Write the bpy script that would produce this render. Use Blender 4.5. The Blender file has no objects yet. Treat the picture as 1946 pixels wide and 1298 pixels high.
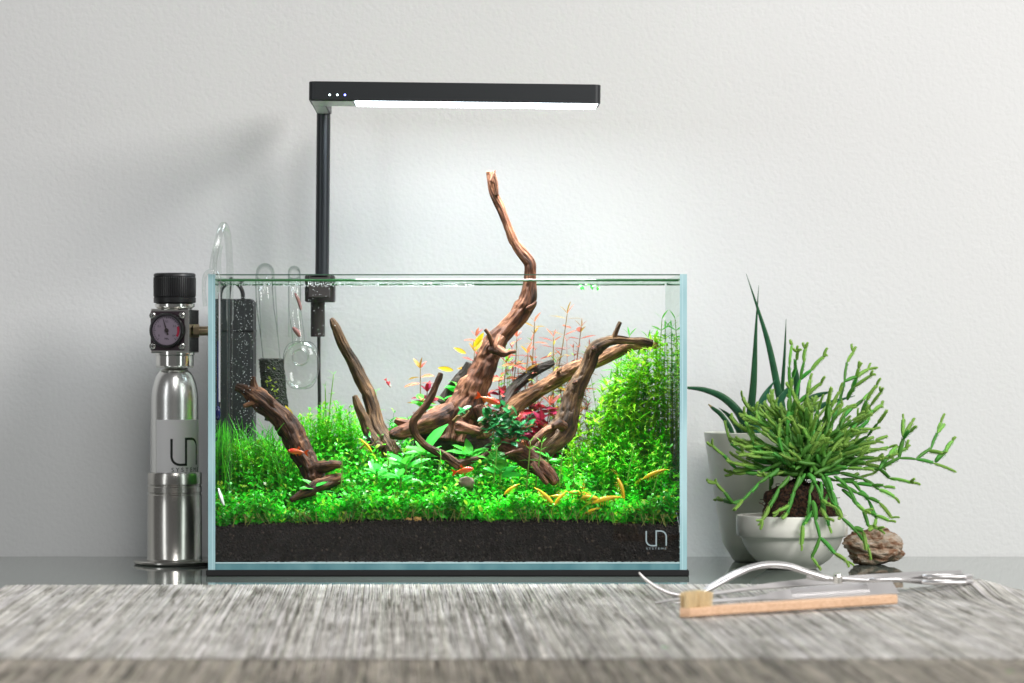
import bpy, math, random
import numpy as np
from mathutils import Vector, Matrix, noise, Quaternion

random.seed(7); np.random.seed(7)
scene = bpy.context.scene
COL = scene.collection

# ------------------------------------------------------------------ camera, light, exposure
F_PX, CXP, HYP = 6673.0, 850.5, 665.0          # focal length in photo pixels, centre column, horizon row
DCAM, HCAM = 3.3, 0.2127                       # camera distance to the front glass, height above the table
cam_d = bpy.data.cameras.new('camera'); cam = bpy.data.objects.new('camera', cam_d); COL.objects.link(cam)
cam.location = (0, -DCAM, HCAM); cam.rotation_euler = (math.radians(90), 0, 0)
cam_d.sensor_width = 36; cam_d.lens = F_PX / 1946 * 36
cam_d.shift_y = (HYP - 649) / 1946; cam_d.shift_x = (973 - CXP) / 1946
cam_d.clip_start = 0.05; cam_d.clip_end = 60
cam_d.dof.use_dof = True; cam_d.dof.focus_distance = DCAM + 0.05; cam_d.dof.aperture_fstop = 8.5
scene.camera = cam

world = bpy.data.worlds.new('World'); scene.world = world; world.use_nodes = True
wbg = world.node_tree.nodes['Background']
wbg.inputs['Color'].default_value = (1.0, 0.99, 0.98, 1); wbg.inputs['Strength'].default_value = 0.13

def area_light(name, loc, target, sx, sy, power, color):
    l = bpy.data.lights.new(name, 'AREA'); l.shape = 'RECTANGLE'; l.size = sx; l.size_y = sy
    l.energy = power; l.color = color
    o = bpy.data.objects.new(name, l); COL.objects.link(o)
    o.location = loc
    o.rotation_euler = (Vector(target) - Vector(loc)).to_track_quat('-Z', 'Y').to_euler()
    return o
area_light('window_light', (1.75, -1.45, 1.22), (0.12, 0.2, 0.12), 0.75, 0.9, 40, (1.0, 0.98, 0.955))
fill = area_light('front_fill_light', (0.55, -2.5, 2.2), (0.22, -0.1, 0.08), 1.4, 1.2, 7.4, (1.0, 0.985, 0.97)); fill.data.spread = math.radians(70)  # added fill light, high in front, brightens mat and front faces; no known window
area_light('left_fill_light', (-1.7, -1.5, 0.7), (-0.3, 0.2, 0.1), 0.30, 1.3, 4, (0.95, 0.98, 1.0))  # weak fill light added at left for the bottle's streak and label

scene.view_settings.view_transform = 'Standard'; scene.view_settings.look = 'None'
scene.view_settings.exposure = 0.05; scene.view_settings.gamma = 1.0
scene.render.engine = 'CYCLES'
cy = scene.cycles
cy.use_denoising = True; cy.max_bounces = 10; cy.diffuse_bounces = 5; cy.glossy_bounces = 5
cy.transparent_max_bounces = 40; cy.transmission_bounces = 8
cy.caustics_reflective = False; cy.caustics_refractive = False
cy.sample_clamp_indirect = 5.0

# ------------------------------------------------------------------ helpers
def P(px, py, d):
    s = (DCAM + d) / F_PX
    return Vector(((px - CXP) * s, d, HCAM - (py - HYP) * s))
def S(r, d): return r * (DCAM + d) / F_PX

class MB:
    def __init__(s): s.v = []; s.f = []; s.c = []; s.g = []; s.n = 0
    def add(s, v, f, col=(1, 1, 1), gr=None):
        v = np.asarray(v, dtype=np.float64).reshape(-1, 3); n = len(v)
        s.v.append(v); k = s.n
        s.f.extend([tuple(i + k for i in q) for q in f])
        c = np.asarray(col, dtype=np.float64)
        s.c.append(np.tile(c, (n, 1)) if c.ndim == 1 else c)
        s.g.append(np.asarray(gr, dtype=np.float64).reshape(-1, 3) if gr is not None else v.copy())
        s.n += n
    def box(s, x0, x1, y0, y1, z0, z1, col=(1, 1, 1)):
        v = [(x, y, z) for x in (x0, x1) for y in (y0, y1) for z in (z0, z1)]
        s.add(v, [(0, 1, 3, 2), (4, 6, 7, 5), (0, 4, 5, 1), (2, 3, 7, 6), (0, 2, 6, 4), (1, 5, 7, 3)], col)
    def rbox(s, x0, x1, y0, y1, z0, z1, b, col=(1, 1, 1), M=None):
        # box with chamfered edges
        xs, ys, zs = (x0, x1), (y0, y1), (z0, z1)
        v = []
        idx = {}
        for i in (0, 1):
            for j in (0, 1):
                for k in (0, 1):
                    p = (xs[i], ys[j], zs[k]); sg = (1 if i == 0 else -1, 1 if j == 0 else -1, 1 if k == 0 else -1)
                    for a in range(3):   # a = axis whose face this corner copy lies on
                        q = list(p)
                        for m in range(3):
                            if m != a: q[m] += sg[m] * b
                        idx[(i, j, k, a)] = len(v); v.append(q)
        f = []
        for a in range(3):
            o = [m for m in range(3) if m != a]
            for e in (0, 1):
                q = []
                for (u, w) in ((0, 0), (1, 0), (1, 1), (0, 1)):
                    t = [0, 0, 0]; t[a] = e; t[o[0]] = u; t[o[1]] = w
                    q.append(idx[(*t, a)])
                f.append(q)
            for u in (0, 1):
                for w in (0, 1):
                    t0 = [0, 0, 0]; t0[o[0]] = u; t0[o[1]] = w; t1 = list(t0); t1[a] = 1
                    f.append([idx[(*t0, o[0])], idx[(*t1, o[0])], idx[(*t1, o[1])], idx[(*t0, o[1])]])
        for i in (0, 1):
            for j in (0, 1):
                for k in (0, 1): f.append([idx[(i, j, k, 0)], idx[(i, j, k, 1)], idx[(i, j, k, 2)]])
        if M is not None: v = [tuple(M @ Vector(p)) for p in v]
        s.add(v, f, col)
    def lathe(s, prof, c=(0, 0, 0), seg=48, col=(1, 1, 1), M=None, a0=0.0, a1=2 * math.pi):
        full = abs(a1 - a0 - 2 * math.pi) < 1e-6
        n = seg if full else seg + 1
        v, f = [], []
        for (r, z) in prof:
            for i in range(n):
                a = a0 + (a1 - a0) * i / seg
                p = Vector((r * math.cos(a), r * math.sin(a), z))
                if M is not None: p = M @ p
                v.append((p.x + c[0], p.y + c[1], p.z + c[2]))
        for j in range(len(prof) - 1):
            for i in range(seg):
                i2 = (i + 1) % n
                f.append((j * n + i, j * n + i2, (j + 1) * n + i2, (j + 1) * n + i))
        s.add(v, f, col)
    def tube(s, pts, rad, seg=10, col=(1, 1, 1), cap=True, flat=1.0):
        pts = [Vector(p) for p in pts]; n = len(pts)
        if not hasattr(rad, '__len__'): rad = [rad] * n
        T = [(pts[min(i + 1, n - 1)] - pts[max(i - 1, 0)]).normalized() for i in range(n)]
        up = Vector((0, 0, 1)) if abs(T[0].z) < 0.9 else Vector((0, 1, 0))
        N = (up - T[0] * up.dot(T[0])).normalized()
        v, f, g = [], [], []; L = 0
        for i in range(n):
            if i:
                N = (N - T[i] * N.dot(T[i])).normalized(); L += (pts[i] - pts[i - 1]).length
            B = T[i].cross(N)
            for k in range(seg):
                a = 2 * math.pi * k / seg
                v.append(pts[i] + N * (math.cos(a) * rad[i] * flat) + B * (math.sin(a) * rad[i]))
                g.append((math.cos(a) * rad[i], math.sin(a) * rad[i], L))
        for i in range(n - 1):
            for k in range(seg):
                k2 = (k + 1) % seg
                f.append((i * seg + k, i * seg + k2, (i + 1) * seg + k2, (i + 1) * seg + k))
        if cap:
            f.append(tuple(range(seg - 1, -1, -1))); f.append(tuple((n - 1) * seg + k for k in range(seg)))
        s.add([tuple(p) for p in v], f, col, g)
    def sphere(s, c, r, seg=12, rings=8, sc=(1, 1, 1), col=(1, 1, 1), M=None):
        v, f = [], []
        for j in range(rings + 1):
            t = math.pi * j / rings
            for i in range(seg):
                a = 2 * math.pi * i / seg
                p = Vector((r * sc[0] * math.sin(t) * math.cos(a), r * sc[1] * math.sin(t) * math.sin(a), r * sc[2] * math.cos(t)))
                if M is not None: p = M @ p
                v.append((p.x + c[0], p.y + c[1], p.z + c[2]))
        for j in range(rings):
            for i in range(seg):
                i2 = (i + 1) % seg
                f.append((j * seg + i, (j + 1) * seg + i, (j + 1) * seg + i2, j * seg + i2))
        s.add(v, f, col)
    def leaves(s, pos, dr, up, L, W, bend, col, tpl='oval'):
        """many leaves at once: pos, dr, up (N,3); L, W, bend (N,); col (N,3)"""
        pos = np.asarray(pos, float); N = len(pos)
        if N == 0: return
        dr = np.asarray(dr, float); dr /= np.linalg.norm(dr, axis=1, keepdims=True) + 1e-9
        up = np.asarray(up, float); sd = np.cross(dr, up); sd /= np.linalg.norm(sd, axis=1, keepdims=True) + 1e-9
        nn = np.cross(sd, dr)
        if tpl == 'oval':
            T = np.array([(0, 0.06), (0, -0.06), (.35, .46), (.35, -.46), (.72, .42), (.72, -.42), (1, 0.0)])
        else:
            T = np.array([(0, 0.2), (0, -0.2), (.3, .5), (.3, -.5), (.7, .32), (.7, -.32), (1, 0.0)])
        fold = np.array([0, 0, .12, .12, .12, .12, 0.0])
        L = np.asarray(L, float); W = np.asarray(W, float); bend = np.asarray(bend, float)
        v = (pos[:, None] + dr[:, None] * (L[:, None] * T[None, :, 0])[..., None]
             + sd[:, None] * (W[:, None] * T[None, :, 1])[..., None]
             + nn[:, None] * (W[:, None] * fold[None] - L[:, None] * bend[:, None] * T[None, :, 0] ** 2)[..., None])
        f = []
        for i in range(N):
            k = 7 * i
            f += [(k, k + 1, k + 3, k + 2), (k + 2, k + 3, k + 5, k + 4), (k + 4, k + 5, k + 6)]
        s.add(v.reshape(-1, 3), f, np.repeat(np.asarray(col, float), 7, axis=0))
    def mesh(s, name, org=(0, 0, 0), smooth=True, sharp=None):
        me = bpy.data.meshes.new(name)
        v = np.concatenate(s.v) - np.array(org)
        me.from_pydata(v.tolist(), [], s.f)
        c = np.concatenate(s.c); c4 = np.ones((len(c), 4), np.float32); c4[:, :3] = c
        a = me.color_attributes.new('Col', 'FLOAT_COLOR', 'POINT'); a.data.foreach_set('color', c4.ravel())
        g = me.attributes.new('grain', 'FLOAT_VECTOR', 'POINT')
        g.data.foreach_set('vector', np.concatenate(s.g).astype(np.float32).ravel())
        me.polygons.foreach_set('use_smooth', [smooth] * len(me.polygons))
        if smooth and sharp: me.set_sharp_from_angle(angle=math.radians(sharp))
        me.update(); return me
    def build(s, name, mat, parent=None, smooth=True, sharp=40):
        org = ORG.get(parent.name, Vector((0, 0, 0))) if parent else Vector((0, 0, 0))
        me = s.mesh(name, org, smooth, sharp); me.materials.append(mat)
        o = bpy.data.objects.new(name, me); COL.objects.link(o)
        if parent: o.parent = parent
        ORG[o.name] = org
        return o
ORG = {}

def thing(name, label, cat, loc=(0, 0, 0), group=None):
    o = bpy.data.objects.new(name, None); COL.objects.link(o)
    o.location = loc; o.empty_display_size = 0.01
    ORG[o.name] = Vector(loc)
    return tag(o, label, cat, group)
def tag(o, label=None, cat=None, group=None, kind=None):
    if label: o['label'] = label
    if cat: o['category'] = cat
    if group: o['group'] = group
    if kind: o['kind'] = kind
    return o
def place(name, me, parent, M):
    """one more object on shared mesh data, M in world space"""
    o = bpy.data.objects.new(name, me); COL.objects.link(o)
    if parent:
        o.parent = parent; M = Matrix.Translation(-ORG[parent.name]) @ M
    o.matrix_basis = M
    return o
def frame(pos, dr, up, sx=1, sy=1, sz=1):
    """matrix: local x along dr, z near up"""
    x = Vector(dr).normalized(); u = Vector(up)
    z = (u - x * u.dot(x)); z = z.normalized() if z.length > 1e-6 else x.orthogonal().normalized()
    y = z.cross(x)
    M = Matrix(((x.x * sx, y.x * sy, z.x * sz, pos[0]), (x.y * sx, y.y * sy, z.y * sz, pos[1]), (x.z * sx, y.z * sy, z.z * sz, pos[2]), (0, 0, 0, 1)))
    return M
def catmull(pts, sub):
    """pts: list of tuples of floats; Catmull-Rom through them"""
    A = np.array(pts, float); n = len(A); out = []
    for i in range(n - 1):
        p0, p1, p2, p3 = A[max(i - 1, 0)], A[i], A[i + 1], A[min(i + 2, n - 1)]
        for k in range(sub):
            t = k / sub
            out.append(0.5 * ((2 * p1) + (-p0 + p2) * t + (2 * p0 - 5 * p1 + 4 * p2 - p3) * t * t + (-p0 + 3 * p1 - 3 * p2 + p3) * t ** 3))
    out.append(A[-1]); return np.array(out)

# ------------------------------------------------------------------ materials
def new_mat(name):
    m = bpy.data.materials.new(name); m.use_nodes = True
    nt = m.node_tree; b = nt.nodes['Principled BSDF']
    return m, nt, b
def N(nt, t, **kw):
    n = nt.nodes.new(t)
    for k, v in kw.items():
        if k in n.inputs: n.inputs[k].default_value = v
        else: setattr(n, k, v)
    return n
def pbr(name, col, rough=0.5, metal=0.0, **kw):
    m, nt, b = new_mat(name)
    b.inputs['Base Color'].default_value = (*col, 1); b.inputs['Roughness'].default_value = rough; b.inputs['Metallic'].default_value = metal
    for k, v in kw.items(): b.inputs[k.replace('_', ' ')].default_value = v
    return m
def noise_bump(nt, b, scale, strength, dist=0.001, coord='Object', detail=4.0, vec=None):
    tc = N(nt, 'ShaderNodeTexCoord'); nz = N(nt, 'ShaderNodeTexNoise', Scale=scale, Detail=detail)
    nt.links.new(vec if vec else tc.outputs[coord], nz.inputs['Vector'])
    bp = N(nt, 'ShaderNodeBump', Strength=strength, Distance=dist)
    nt.links.new(nz.outputs['Fac'], bp.inputs['Height']); nt.links.new(bp.outputs['Normal'], b.inputs['Normal'])
    return nz
def ramp(nt, src, stops):
    r = N(nt, 'ShaderNodeValToRGB'); e = r.color_ramp.elements
    e[0].position, e[0].color = stops[0][0], (*stops[0][1], 1)
    e[1].position, e[1].color = stops[-1][0], (*stops[-1][1], 1)
    for p, c in stops[1:-1]:
        x = e.new(p); x.color = (*c, 1)
    nt.links.new(src, r.inputs['Fac']); return r

def mat_wall():
    m, nt, b = new_mat('painted_wall')
    b.inputs['Roughness'].default_value = 0.75; b.inputs['Specular IOR Level'].default_value = 0.25
    tc = N(nt, 'ShaderNodeTexCoord')
    n1 = N(nt, 'ShaderNodeTexNoise', Scale=210.0, Detail=3.0, Roughness=0.55); nt.links.new(tc.outputs['Object'], n1.inputs['Vector'])
    n2 = N(nt, 'ShaderNodeTexNoise', Scale=2.5, Detail=2.0); nt.links.new(tc.outputs['Object'], n2.inputs['Vector'])
    r = ramp(nt, n2.outputs['Fac'], [(0.3, (0.77, 0.772, 0.772)), (0.7, (0.80, 0.803, 0.805))])
    nt.links.new(r.outputs['Color'], b.inputs['Base Color'])
    bp = N(nt, 'ShaderNodeBump', Strength=0.31, Distance=0.0018)
    nt.links.new(n1.outputs['Fac'], bp.inputs['Height']); nt.links.new(bp.outputs['Normal'], b.inputs['Normal'])
    return m

def mat_clear(name, tint=(0.995, 0.998, 0.998), base=0.035, gain=0.95, power=5.0, rough=0.0, lo=None, hi=None, gloss=(1, 1, 1), limb=None):
    """clear sheet: lets light through, mirrors more the flatter it is seen"""
    m = bpy.data.materials.new(name); m.use_nodes = True; nt = m.node_tree
    for n in list(nt.nodes):
        if n.type != 'OUTPUT_MATERIAL': nt.nodes.remove(n)
    out = [n for n in nt.nodes if n.type == 'OUTPUT_MATERIAL'][0]
    lw = N(nt, 'ShaderNodeLayerWeight', Blend=0.5)
    if lo is None:
        pw = N(nt, 'ShaderNodeMath', operation='POWER'); pw.inputs[1].default_value = power
        nt.links.new(lw.outputs['Facing'], pw.inputs[0])
        ma = N(nt, 'ShaderNodeMath', operation='MULTIPLY_ADD'); ma.inputs[1].default_value = gain; ma.inputs[2].default_value = base
        nt.links.new(pw.outputs[0], ma.inputs[0]); fac = ma.outputs[0]
    else:
        mr = N(nt, 'ShaderNodeMapRange', interpolation_type='SMOOTHSTEP')
        mr.inputs['From Min'].default_value = lo; mr.inputs['From Max'].default_value = hi
        mr.inputs['To Min'].default_value = base; mr.inputs['To Max'].default_value = gain
        nt.links.new(lw.outputs['Facing'], mr.inputs['Value']); fac = mr.outputs['Result']
    t = N(nt, 'ShaderNodeBsdfTransparent'); t.inputs['Color'].default_value = (*tint, 1)
    if limb:
        rr = ramp(nt, lw.outputs['Facing'], [(0.45, tint), (0.82, limb)]); nt.links.new(rr.outputs['Color'], t.inputs['Color'])
    g = N(nt, 'ShaderNodeBsdfGlossy', Roughness=rough); g.inputs['Color'].default_value = (*gloss, 1)
    mx = N(nt, 'ShaderNodeMixShader')
    nt.links.new(fac, mx.inputs['Fac']); nt.links.new(t.outputs[0], mx.inputs[1]); nt.links.new(g.outputs[0], mx.inputs[2])
    nt.links.new(mx.outputs[0], out.inputs['Surface'])
    return m

def mat_leaf(name, col=None, rough=0.38, trans=0.45, var=0.25, spec=0.4):
    """leaf: col None takes the colour attribute; else col varied per object"""
    m, nt, b = new_mat(name); out = [n for n in nt.nodes if n.type == 'OUTPUT_MATERIAL'][0]
    b.inputs['Roughness'].default_value = rough; b.inputs['Specular IOR Level'].default_value = spec
    at = N(nt, 'ShaderNodeAttribute', attribute_name='Col')
    if col is None: csrc = at.outputs['Color']
    else:
        oi = N(nt, 'ShaderNodeObjectInfo')
        mr = N(nt, 'ShaderNodeMapRange'); mr.inputs['To Min'].default_value = 1 - var; mr.inputs['To Max'].default_value = 1 + var
        nt.links.new(oi.outputs['Random'], mr.inputs['Value'])
        hs = N(nt, 'ShaderNodeHueSaturation'); hs.inputs['Color'].default_value = (*col, 1)
        nt.links.new(mr.outputs['Result'], hs.inputs['Value'])
        mr2 = N(nt, 'ShaderNodeMapRange'); mr2.inputs['To Min'].default_value = 0.485; mr2.inputs['To Max'].default_value = 0.515
        nt.links.new(oi.outputs['Random'], mr2.inputs['Value']); nt.links.new(mr2.outputs['Result'], hs.inputs['Hue'])
        mm = N(nt, 'ShaderNodeMixRGB', blend_type='MULTIPLY'); mm.inputs['Fac'].default_value = 1
        nt.links.new(hs.outputs['Color'], mm.inputs['Color1']); nt.links.new(at.outputs['Color'], mm.inputs['Color2'])
        csrc = mm.outputs['Color']
    tc = N(nt, 'ShaderNodeTexCoord'); nz = N(nt, 'ShaderNodeTexNoise', Scale=400.0, Detail=2.0); nt.links.new(tc.outputs['Object'], nz.inputs['Vector'])
    mr3 = N(nt, 'ShaderNodeMapRange'); mr3.inputs['To Min'].default_value = 0.7; mr3.inputs['To Max'].default_value = 1.3
    nt.links.new(nz.outputs['Fac'], mr3.inputs['Value'])
    mv = N(nt, 'ShaderNodeMixRGB', blend_type='MULTIPLY'); mv.inputs['Fac'].default_value = 1
    nt.links.new(csrc, mv.inputs['Color1']); nt.links.new(mr3.outputs['Result'], mv.inputs['Color2'])
    nt.links.new(mv.outputs['Color'], b.inputs['Base Color'])
    tr = N(nt, 'ShaderNodeBsdfTranslucent'); nt.links.new(mv.outputs['Color'], tr.inputs['Color'])
    mx = N(nt, 'ShaderNodeMixShader', Fac=trans)
    nt.links.new(b.outputs[0], mx.inputs[1]); nt.links.new(tr.outputs[0], mx.inputs[2]); nt.links.new(mx.outputs[0], out.inputs['Surface'])
    return m

def mat_wood(name, c0, c1, c2):
    m, nt, b = new_mat(name); b.inputs['Roughness'].default_value = 0.7; b.inputs['Specular IOR Level'].default_value = 0.3
    at = N(nt, 'ShaderNodeAttribute', attribute_name='grain')
    mp = N(nt, 'ShaderNodeMapping'); mp.inputs['Scale'].default_value = (1, 1, 0.10)
    nt.links.new(at.outputs['Vector'], mp.inputs['Vector'])
    n1 = N(nt, 'ShaderNodeTexNoise', Scale=420.0, Detail=6.0, Roughness=0.62); nt.links.new(mp.outputs['Vector'], n1.inputs['Vector'])
    tc = N(nt, 'ShaderNodeTexCoord')
    n2 = N(nt, 'ShaderNodeTexNoise', Scale=45.0, Detail=4.0); nt.links.new(tc.outputs['Object'], n2.inputs['Vector'])
    ad = N(nt, 'ShaderNodeMath', operation='MULTIPLY_ADD'); ad.inputs[1].default_value = 0.55
    nt.links.new(n1.outputs['Fac'], ad.inputs[0])
    h = N(nt, 'ShaderNodeMath', operation='MULTIPLY'); h.inputs[1].default_value = 0.45; nt.links.new(n2.outputs['Fac'], h.inputs[0])
    nt.links.new(h.outputs[0], ad.inputs[2])
    r = ramp(nt, ad.outputs[0], [(0.39, c0), (0.51, c1), (0.66, c2)])
    nt.links.new(r.outputs['Color'], b.inputs['Base Color'])
    bp = N(nt, 'ShaderNodeBump', Strength=1.0, Distance=0.0022)
    nt.links.new(n1.outputs['Fac'], bp.inputs['Height']); nt.links.new(bp.outputs['Normal'], b.inputs['Normal'])
    return m

def mat_col(name, rough=0.5, spec=0.5, trans=0.0, bump=None):
    m, nt, b = new_mat(name); b.inputs['Roughness'].default_value = rough; b.inputs['Specular IOR Level'].default_value = spec
    at = N(nt, 'ShaderNodeAttribute', attribute_name='Col'); nt.links.new(at.outputs['Color'], b.inputs['Base Color'])
    if trans: 
        b.inputs['Subsurface Weight'].default_value = trans; b.inputs['Subsurface Radius'].default_value = (0.004, 0.003, 0.002); b.inputs['Subsurface Scale'].default_value = 0.5
    if bump: noise_bump(nt, b, bump[0], bump[1], bump[2])
    return m

WALL = mat_wall()
def mat_table():
    m, nt, b = new_mat('table_glass'); b.inputs['Base Color'].default_value = (0.17, 0.2, 0.18, 1)
    b.inputs['Roughness'].default_value = 0.03; b.inputs['IOR'].default_value = 1.52
    noise_bump(nt, b, 900, 0.03, 0.0002)
    return m
TABLE = mat_table()
GLASS = mat_clear('tank_glass', base=0.012, gain=0.9)
SIDE = mat_clear('tank_side_glass', base=0.03, gain=0.85, lo=0.05, hi=0.30, gloss=(0.9, 0.98, 0.93))
WATER = mat_clear('water_skin', tint=(0.985, 0.995, 0.99), base=0.02, gain=0.85, lo=0.72, hi=0.97, gloss=(0.80, 0.95, 0.86))
PIPE = mat_clear('pipe_glass', tint=(0.985, 0.99, 0.985), base=0.03, gain=0.5, power=3.5, rough=0.02, limb=(0.60, 0.66, 0.63))
PIPE_B = mat_clear('pipe_glass_soft', tint=(0.94, 0.955, 0.945), base=0.06, gain=0.45, power=1.6, rough=0.12, limb=(0.74, 0.80, 0.77))
def mat_edge(name, c0, c1):
    m, nt, b = new_mat(name); b.inputs['Roughness'].default_value = 0.12
    tc = N(nt, 'ShaderNodeTexCoord'); mp = N(nt, 'ShaderNodeMapping'); mp.inputs['Scale'].default_value = (40, 40, 12)
    nt.links.new(tc.outputs['Object'], mp.inputs['Vector'])
    nz = N(nt, 'ShaderNodeTexNoise', Scale=1.0, Detail=3.0); nt.links.new(mp.outputs['Vector'], nz.inputs['Vector'])
    r = ramp(nt, nz.outputs['Fac'], [(0.35, c0), (0.65, c1)]); nt.links.new(r.outputs['Color'], b.inputs['Base Color'])
    return m
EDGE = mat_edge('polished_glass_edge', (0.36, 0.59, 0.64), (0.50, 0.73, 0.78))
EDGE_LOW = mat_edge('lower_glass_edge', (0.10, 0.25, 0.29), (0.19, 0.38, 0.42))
SEAM = pbr('clear_seam', (0.55, 0.76, 0.80), 0.15)
RIM = pbr('green_glass_rim', (0.06, 0.13, 0.09), 0.2)
RIMB = pbr('back_glass_rim', (0.035, 0.20, 0.06), 0.2)
FOAM = pbr('black_foam', (0.012, 0.012, 0.013), 0.85)
ETCH = pbr('etched_print', (0.33, 0.41, 0.44), 0.6)
STEEL = pbr('brushed_steel', (0.55, 0.535, 0.50), 0.19, 1.0, Anisotropic=0.6)
CHROME = pbr('chrome', (0.78, 0.77, 0.74), 0.14, 1.0)
ALU = pbr('bottle_aluminium', (0.80, 0.80, 0.78), 0.27, 1.0)
BRASS = pbr('aged_brass', (0.36, 0.29, 0.19), 0.32, 1.0)
BLACKP = pbr('black_plastic', (0.012, 0.012, 0.013), 0.38)
BLACKM = pbr('black_matte', (0.010, 0.012, 0.014), 0.55)
LAMPM = pbr('lamp_black_anodised', (0.028, 0.031, 0.034), 0.42, 0.3)
LAMPU = pbr('lamp_underside', (0.55, 0.57, 0.58), 0.4)
POLE = pbr('lamp_pole_anodised', (0.045, 0.05, 0.055), 0.33, 0.6)
CLAMP = pbr('clamp_dark', (0.030, 0.024, 0.024), 0.5)
WHITE = pbr('white_label', (0.86, 0.85, 0.86), 0.45)
INK = pbr('black_ink', (0.012, 0.013, 0.013), 0.5)
def mat_emit(name, col, s):
    m = bpy.data.materials.new(name); m.use_nodes = True; nt = m.node_tree
    b = nt.nodes['Principled BSDF']; b.inputs['Base Color'].default_value = (0.8, 0.8, 0.8, 1)
    b.inputs['Emission Color'].default_value = (*col, 1); b.inputs['Emission Strength'].default_value = s
    return m
LED = mat_emit('led_panel', (0.80, 0.90, 1.0), 16.5)
PILOT_W = mat_emit('pilot_white', (0.75, 0.95, 1.0), 6.0)
PILOT_B = mat_emit('pilot_blue', (0.12, 0.16, 1.0), 9.0)
WOOD_DARK = mat_wood('driftwood_dark', (0.008, 0.0035, 0.0015), (0.060, 0.024, 0.009), (0.25, 0.115, 0.052))
WOOD_RED = mat_wood('driftwood_red', (0.012, 0.005, 0.002), (0.105, 0.038, 0.016), (0.36, 0.165, 0.085))
WOOD_LIGHT = mat_wood('driftwood_light', (0.035, 0.014, 0.005), (0.21, 0.095, 0.04), (0.48, 0.265, 0.13))
WOOD_OLIVE = mat_wood('driftwood_olive', (0.012, 0.007, 0.003), (0.080, 0.042, 0.017), (0.28, 0.16, 0.072))
WOOD_BLACK = mat_wood('driftwood_black', (0.006, 0.005, 0.004), (0.022, 0.015, 0.010), (0.055, 0.036, 0.024))
LEAFC = mat_leaf('leaf_mass')
LEAF_BROAD = mat_leaf('leaf_broad', (0.075, 0.55, 0.06), 0.36)
LEAF_SHOOT = mat_leaf('leaf_shoot', (0.10, 0.48, 0.02))
LEAF_DEEP = mat_leaf('leaf_deep', (0.016, 0.15, 0.035), 0.3, 0.25)
LEAF_RED = mat_leaf('leaf_red', (0.46, 0.14, 0.08))
LEAF_CRIM = mat_leaf('leaf_crimson', (0.32, 0.02, 0.05))
LEAF_OLIVE = mat_leaf('leaf_olive', (0.33, 0.20, 0.02))
LEAF_YEL = mat_leaf('leaf_yellow', (0.62, 0.47, 0.01))
LEAF_SNAKE = mat_leaf('leaf_snake', (0.020, 0.105, 0.045), 0.35, 0.12)
CACT = mat_leaf('cactus_skin', (0.095, 0.36, 0.050), 0.48, 0.15, 0.25)
CACT_Y = mat_leaf('cactus_young', (0.28, 0.58, 0.10), 0.5, 0.2, 0.2)
STEM = mat_leaf('plant_stem', (0.17, 0.34, 0.05), 0.5, 0.2)
STEM_R = mat_leaf('plant_stem_red', (0.20, 0.13, 0.04), 0.5, 0.2)

def build_setting():
    m = MB(); m.box(-3.0, 3.0, 0.315, 0.415, -0.9, 2.4)
    tag(m.build('wall', WALL, smooth=False), kind='structure')
    m = MB(); m.rbox(-1.6, 1.6, -1.55, 0.3145, -0.012, 0.0, 0.002)
    t = m.build('table_top', TABLE, smooth=False); tag(t, 'reflective grey glass table top against the white wall', 'table')
build_setting()

# ------------------------------------------------------------------ tank
XT = S(455, 0)          # half outer width
ZB, ZT = P(0, 1083, 0).z, P(0, 521, 0).z
DT = 0.22; GT = S(13.5, 0)
def ribbon(mb, pts, w, fn, col=(1, 1, 1)):
    """flat stroke through 2-D points, laid onto a surface by fn(u, v)"""
    n = len(pts); A = [Vector((p[0], p[1])) for p in pts]; v = []; f = []
    for i in range(n):
        t = (A[min(i + 1, n - 1)] - A[max(i - 1, 0)]).normalized(); nn = Vector((-t.y, t.x))
        for sg in (1, -1):
            q = A[i] + nn * (w / 2 * sg); v.append(tuple(fn(q.x, q.y)))
    for i in range(n - 1): f.append((2 * i, 2 * i + 1, 2 * i + 3, 2 * i + 2))
    mb.add(v, f, col)
def logo_pts(w, h):
    r = 0.28 * w; p = [(0, h)]
    def arc(cx, cy, a0, a1):
        return [(cx + r * math.cos(math.radians(a0 + (a1 - a0) * i / 6)), cy + r * math.sin(math.radians(a0 + (a1 - a0) * i / 6))) for i in range(7)]
    p += [(0, h * .7), (0, r + .01 * h)] + arc(r, r, 180, 270) + [(w * .4, 0), (w * .4999, 0), (w * .5, 0.001 * h), (w * .5, h * .3), (w * .5, h * .6), (w * .5, h * .999), (w * .501, h)]
    p += [(w * .6, h)] + arc(w - r, h - r, 90, 0) + [(w, h * .5), (w, 0)]
    return p
def logo(mb, w, h, sw, fn):
    p = logo_pts(w, h)
    # three strokes with clean corners
    k = [i for i, q in enumerate(p) if abs(q[0] - w * .4999) < 1e-9][0]
    k2 = [i for i, q in enumerate(p) if abs(q[1] - h * .999) < 1e-9][0]
    ribbon(mb, p[:k + 1] + [(w * .5 + sw / 2, 0)], sw, fn)
    ribbon(mb, [(w * .5, -sw / 2 + sw), (w * .5, h * .25), (w * .5, h * .5), (w * .5, h * .75), (w * .5, h - sw / 2)], sw, fn)
    ribbon(mb, [(w * .5 - sw / 2, h)] + p[k2 + 2:], sw, fn)
def text_mesh(txt, size, spacing=1.0):
    c = bpy.data.curves.new('t', 'FONT'); c.body = txt; c.size = size; c.align_x = 'LEFT'; c.space_character = spacing
    o = bpy.data.objects.new('t', c); COL.objects.link(o)
    dg = bpy.context.evaluated_depsgraph_get(); me = bpy.data.meshes.new_from_object(o.evaluated_get(dg))
    v = [tuple(x.co) for x in me.vertices]; f = [tuple(q.vertices) for q in me.polygons]
    bpy.data.objects.remove(o); bpy.data.curves.remove(c); bpy.data.meshes.remove(me)
    return v, f
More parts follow.
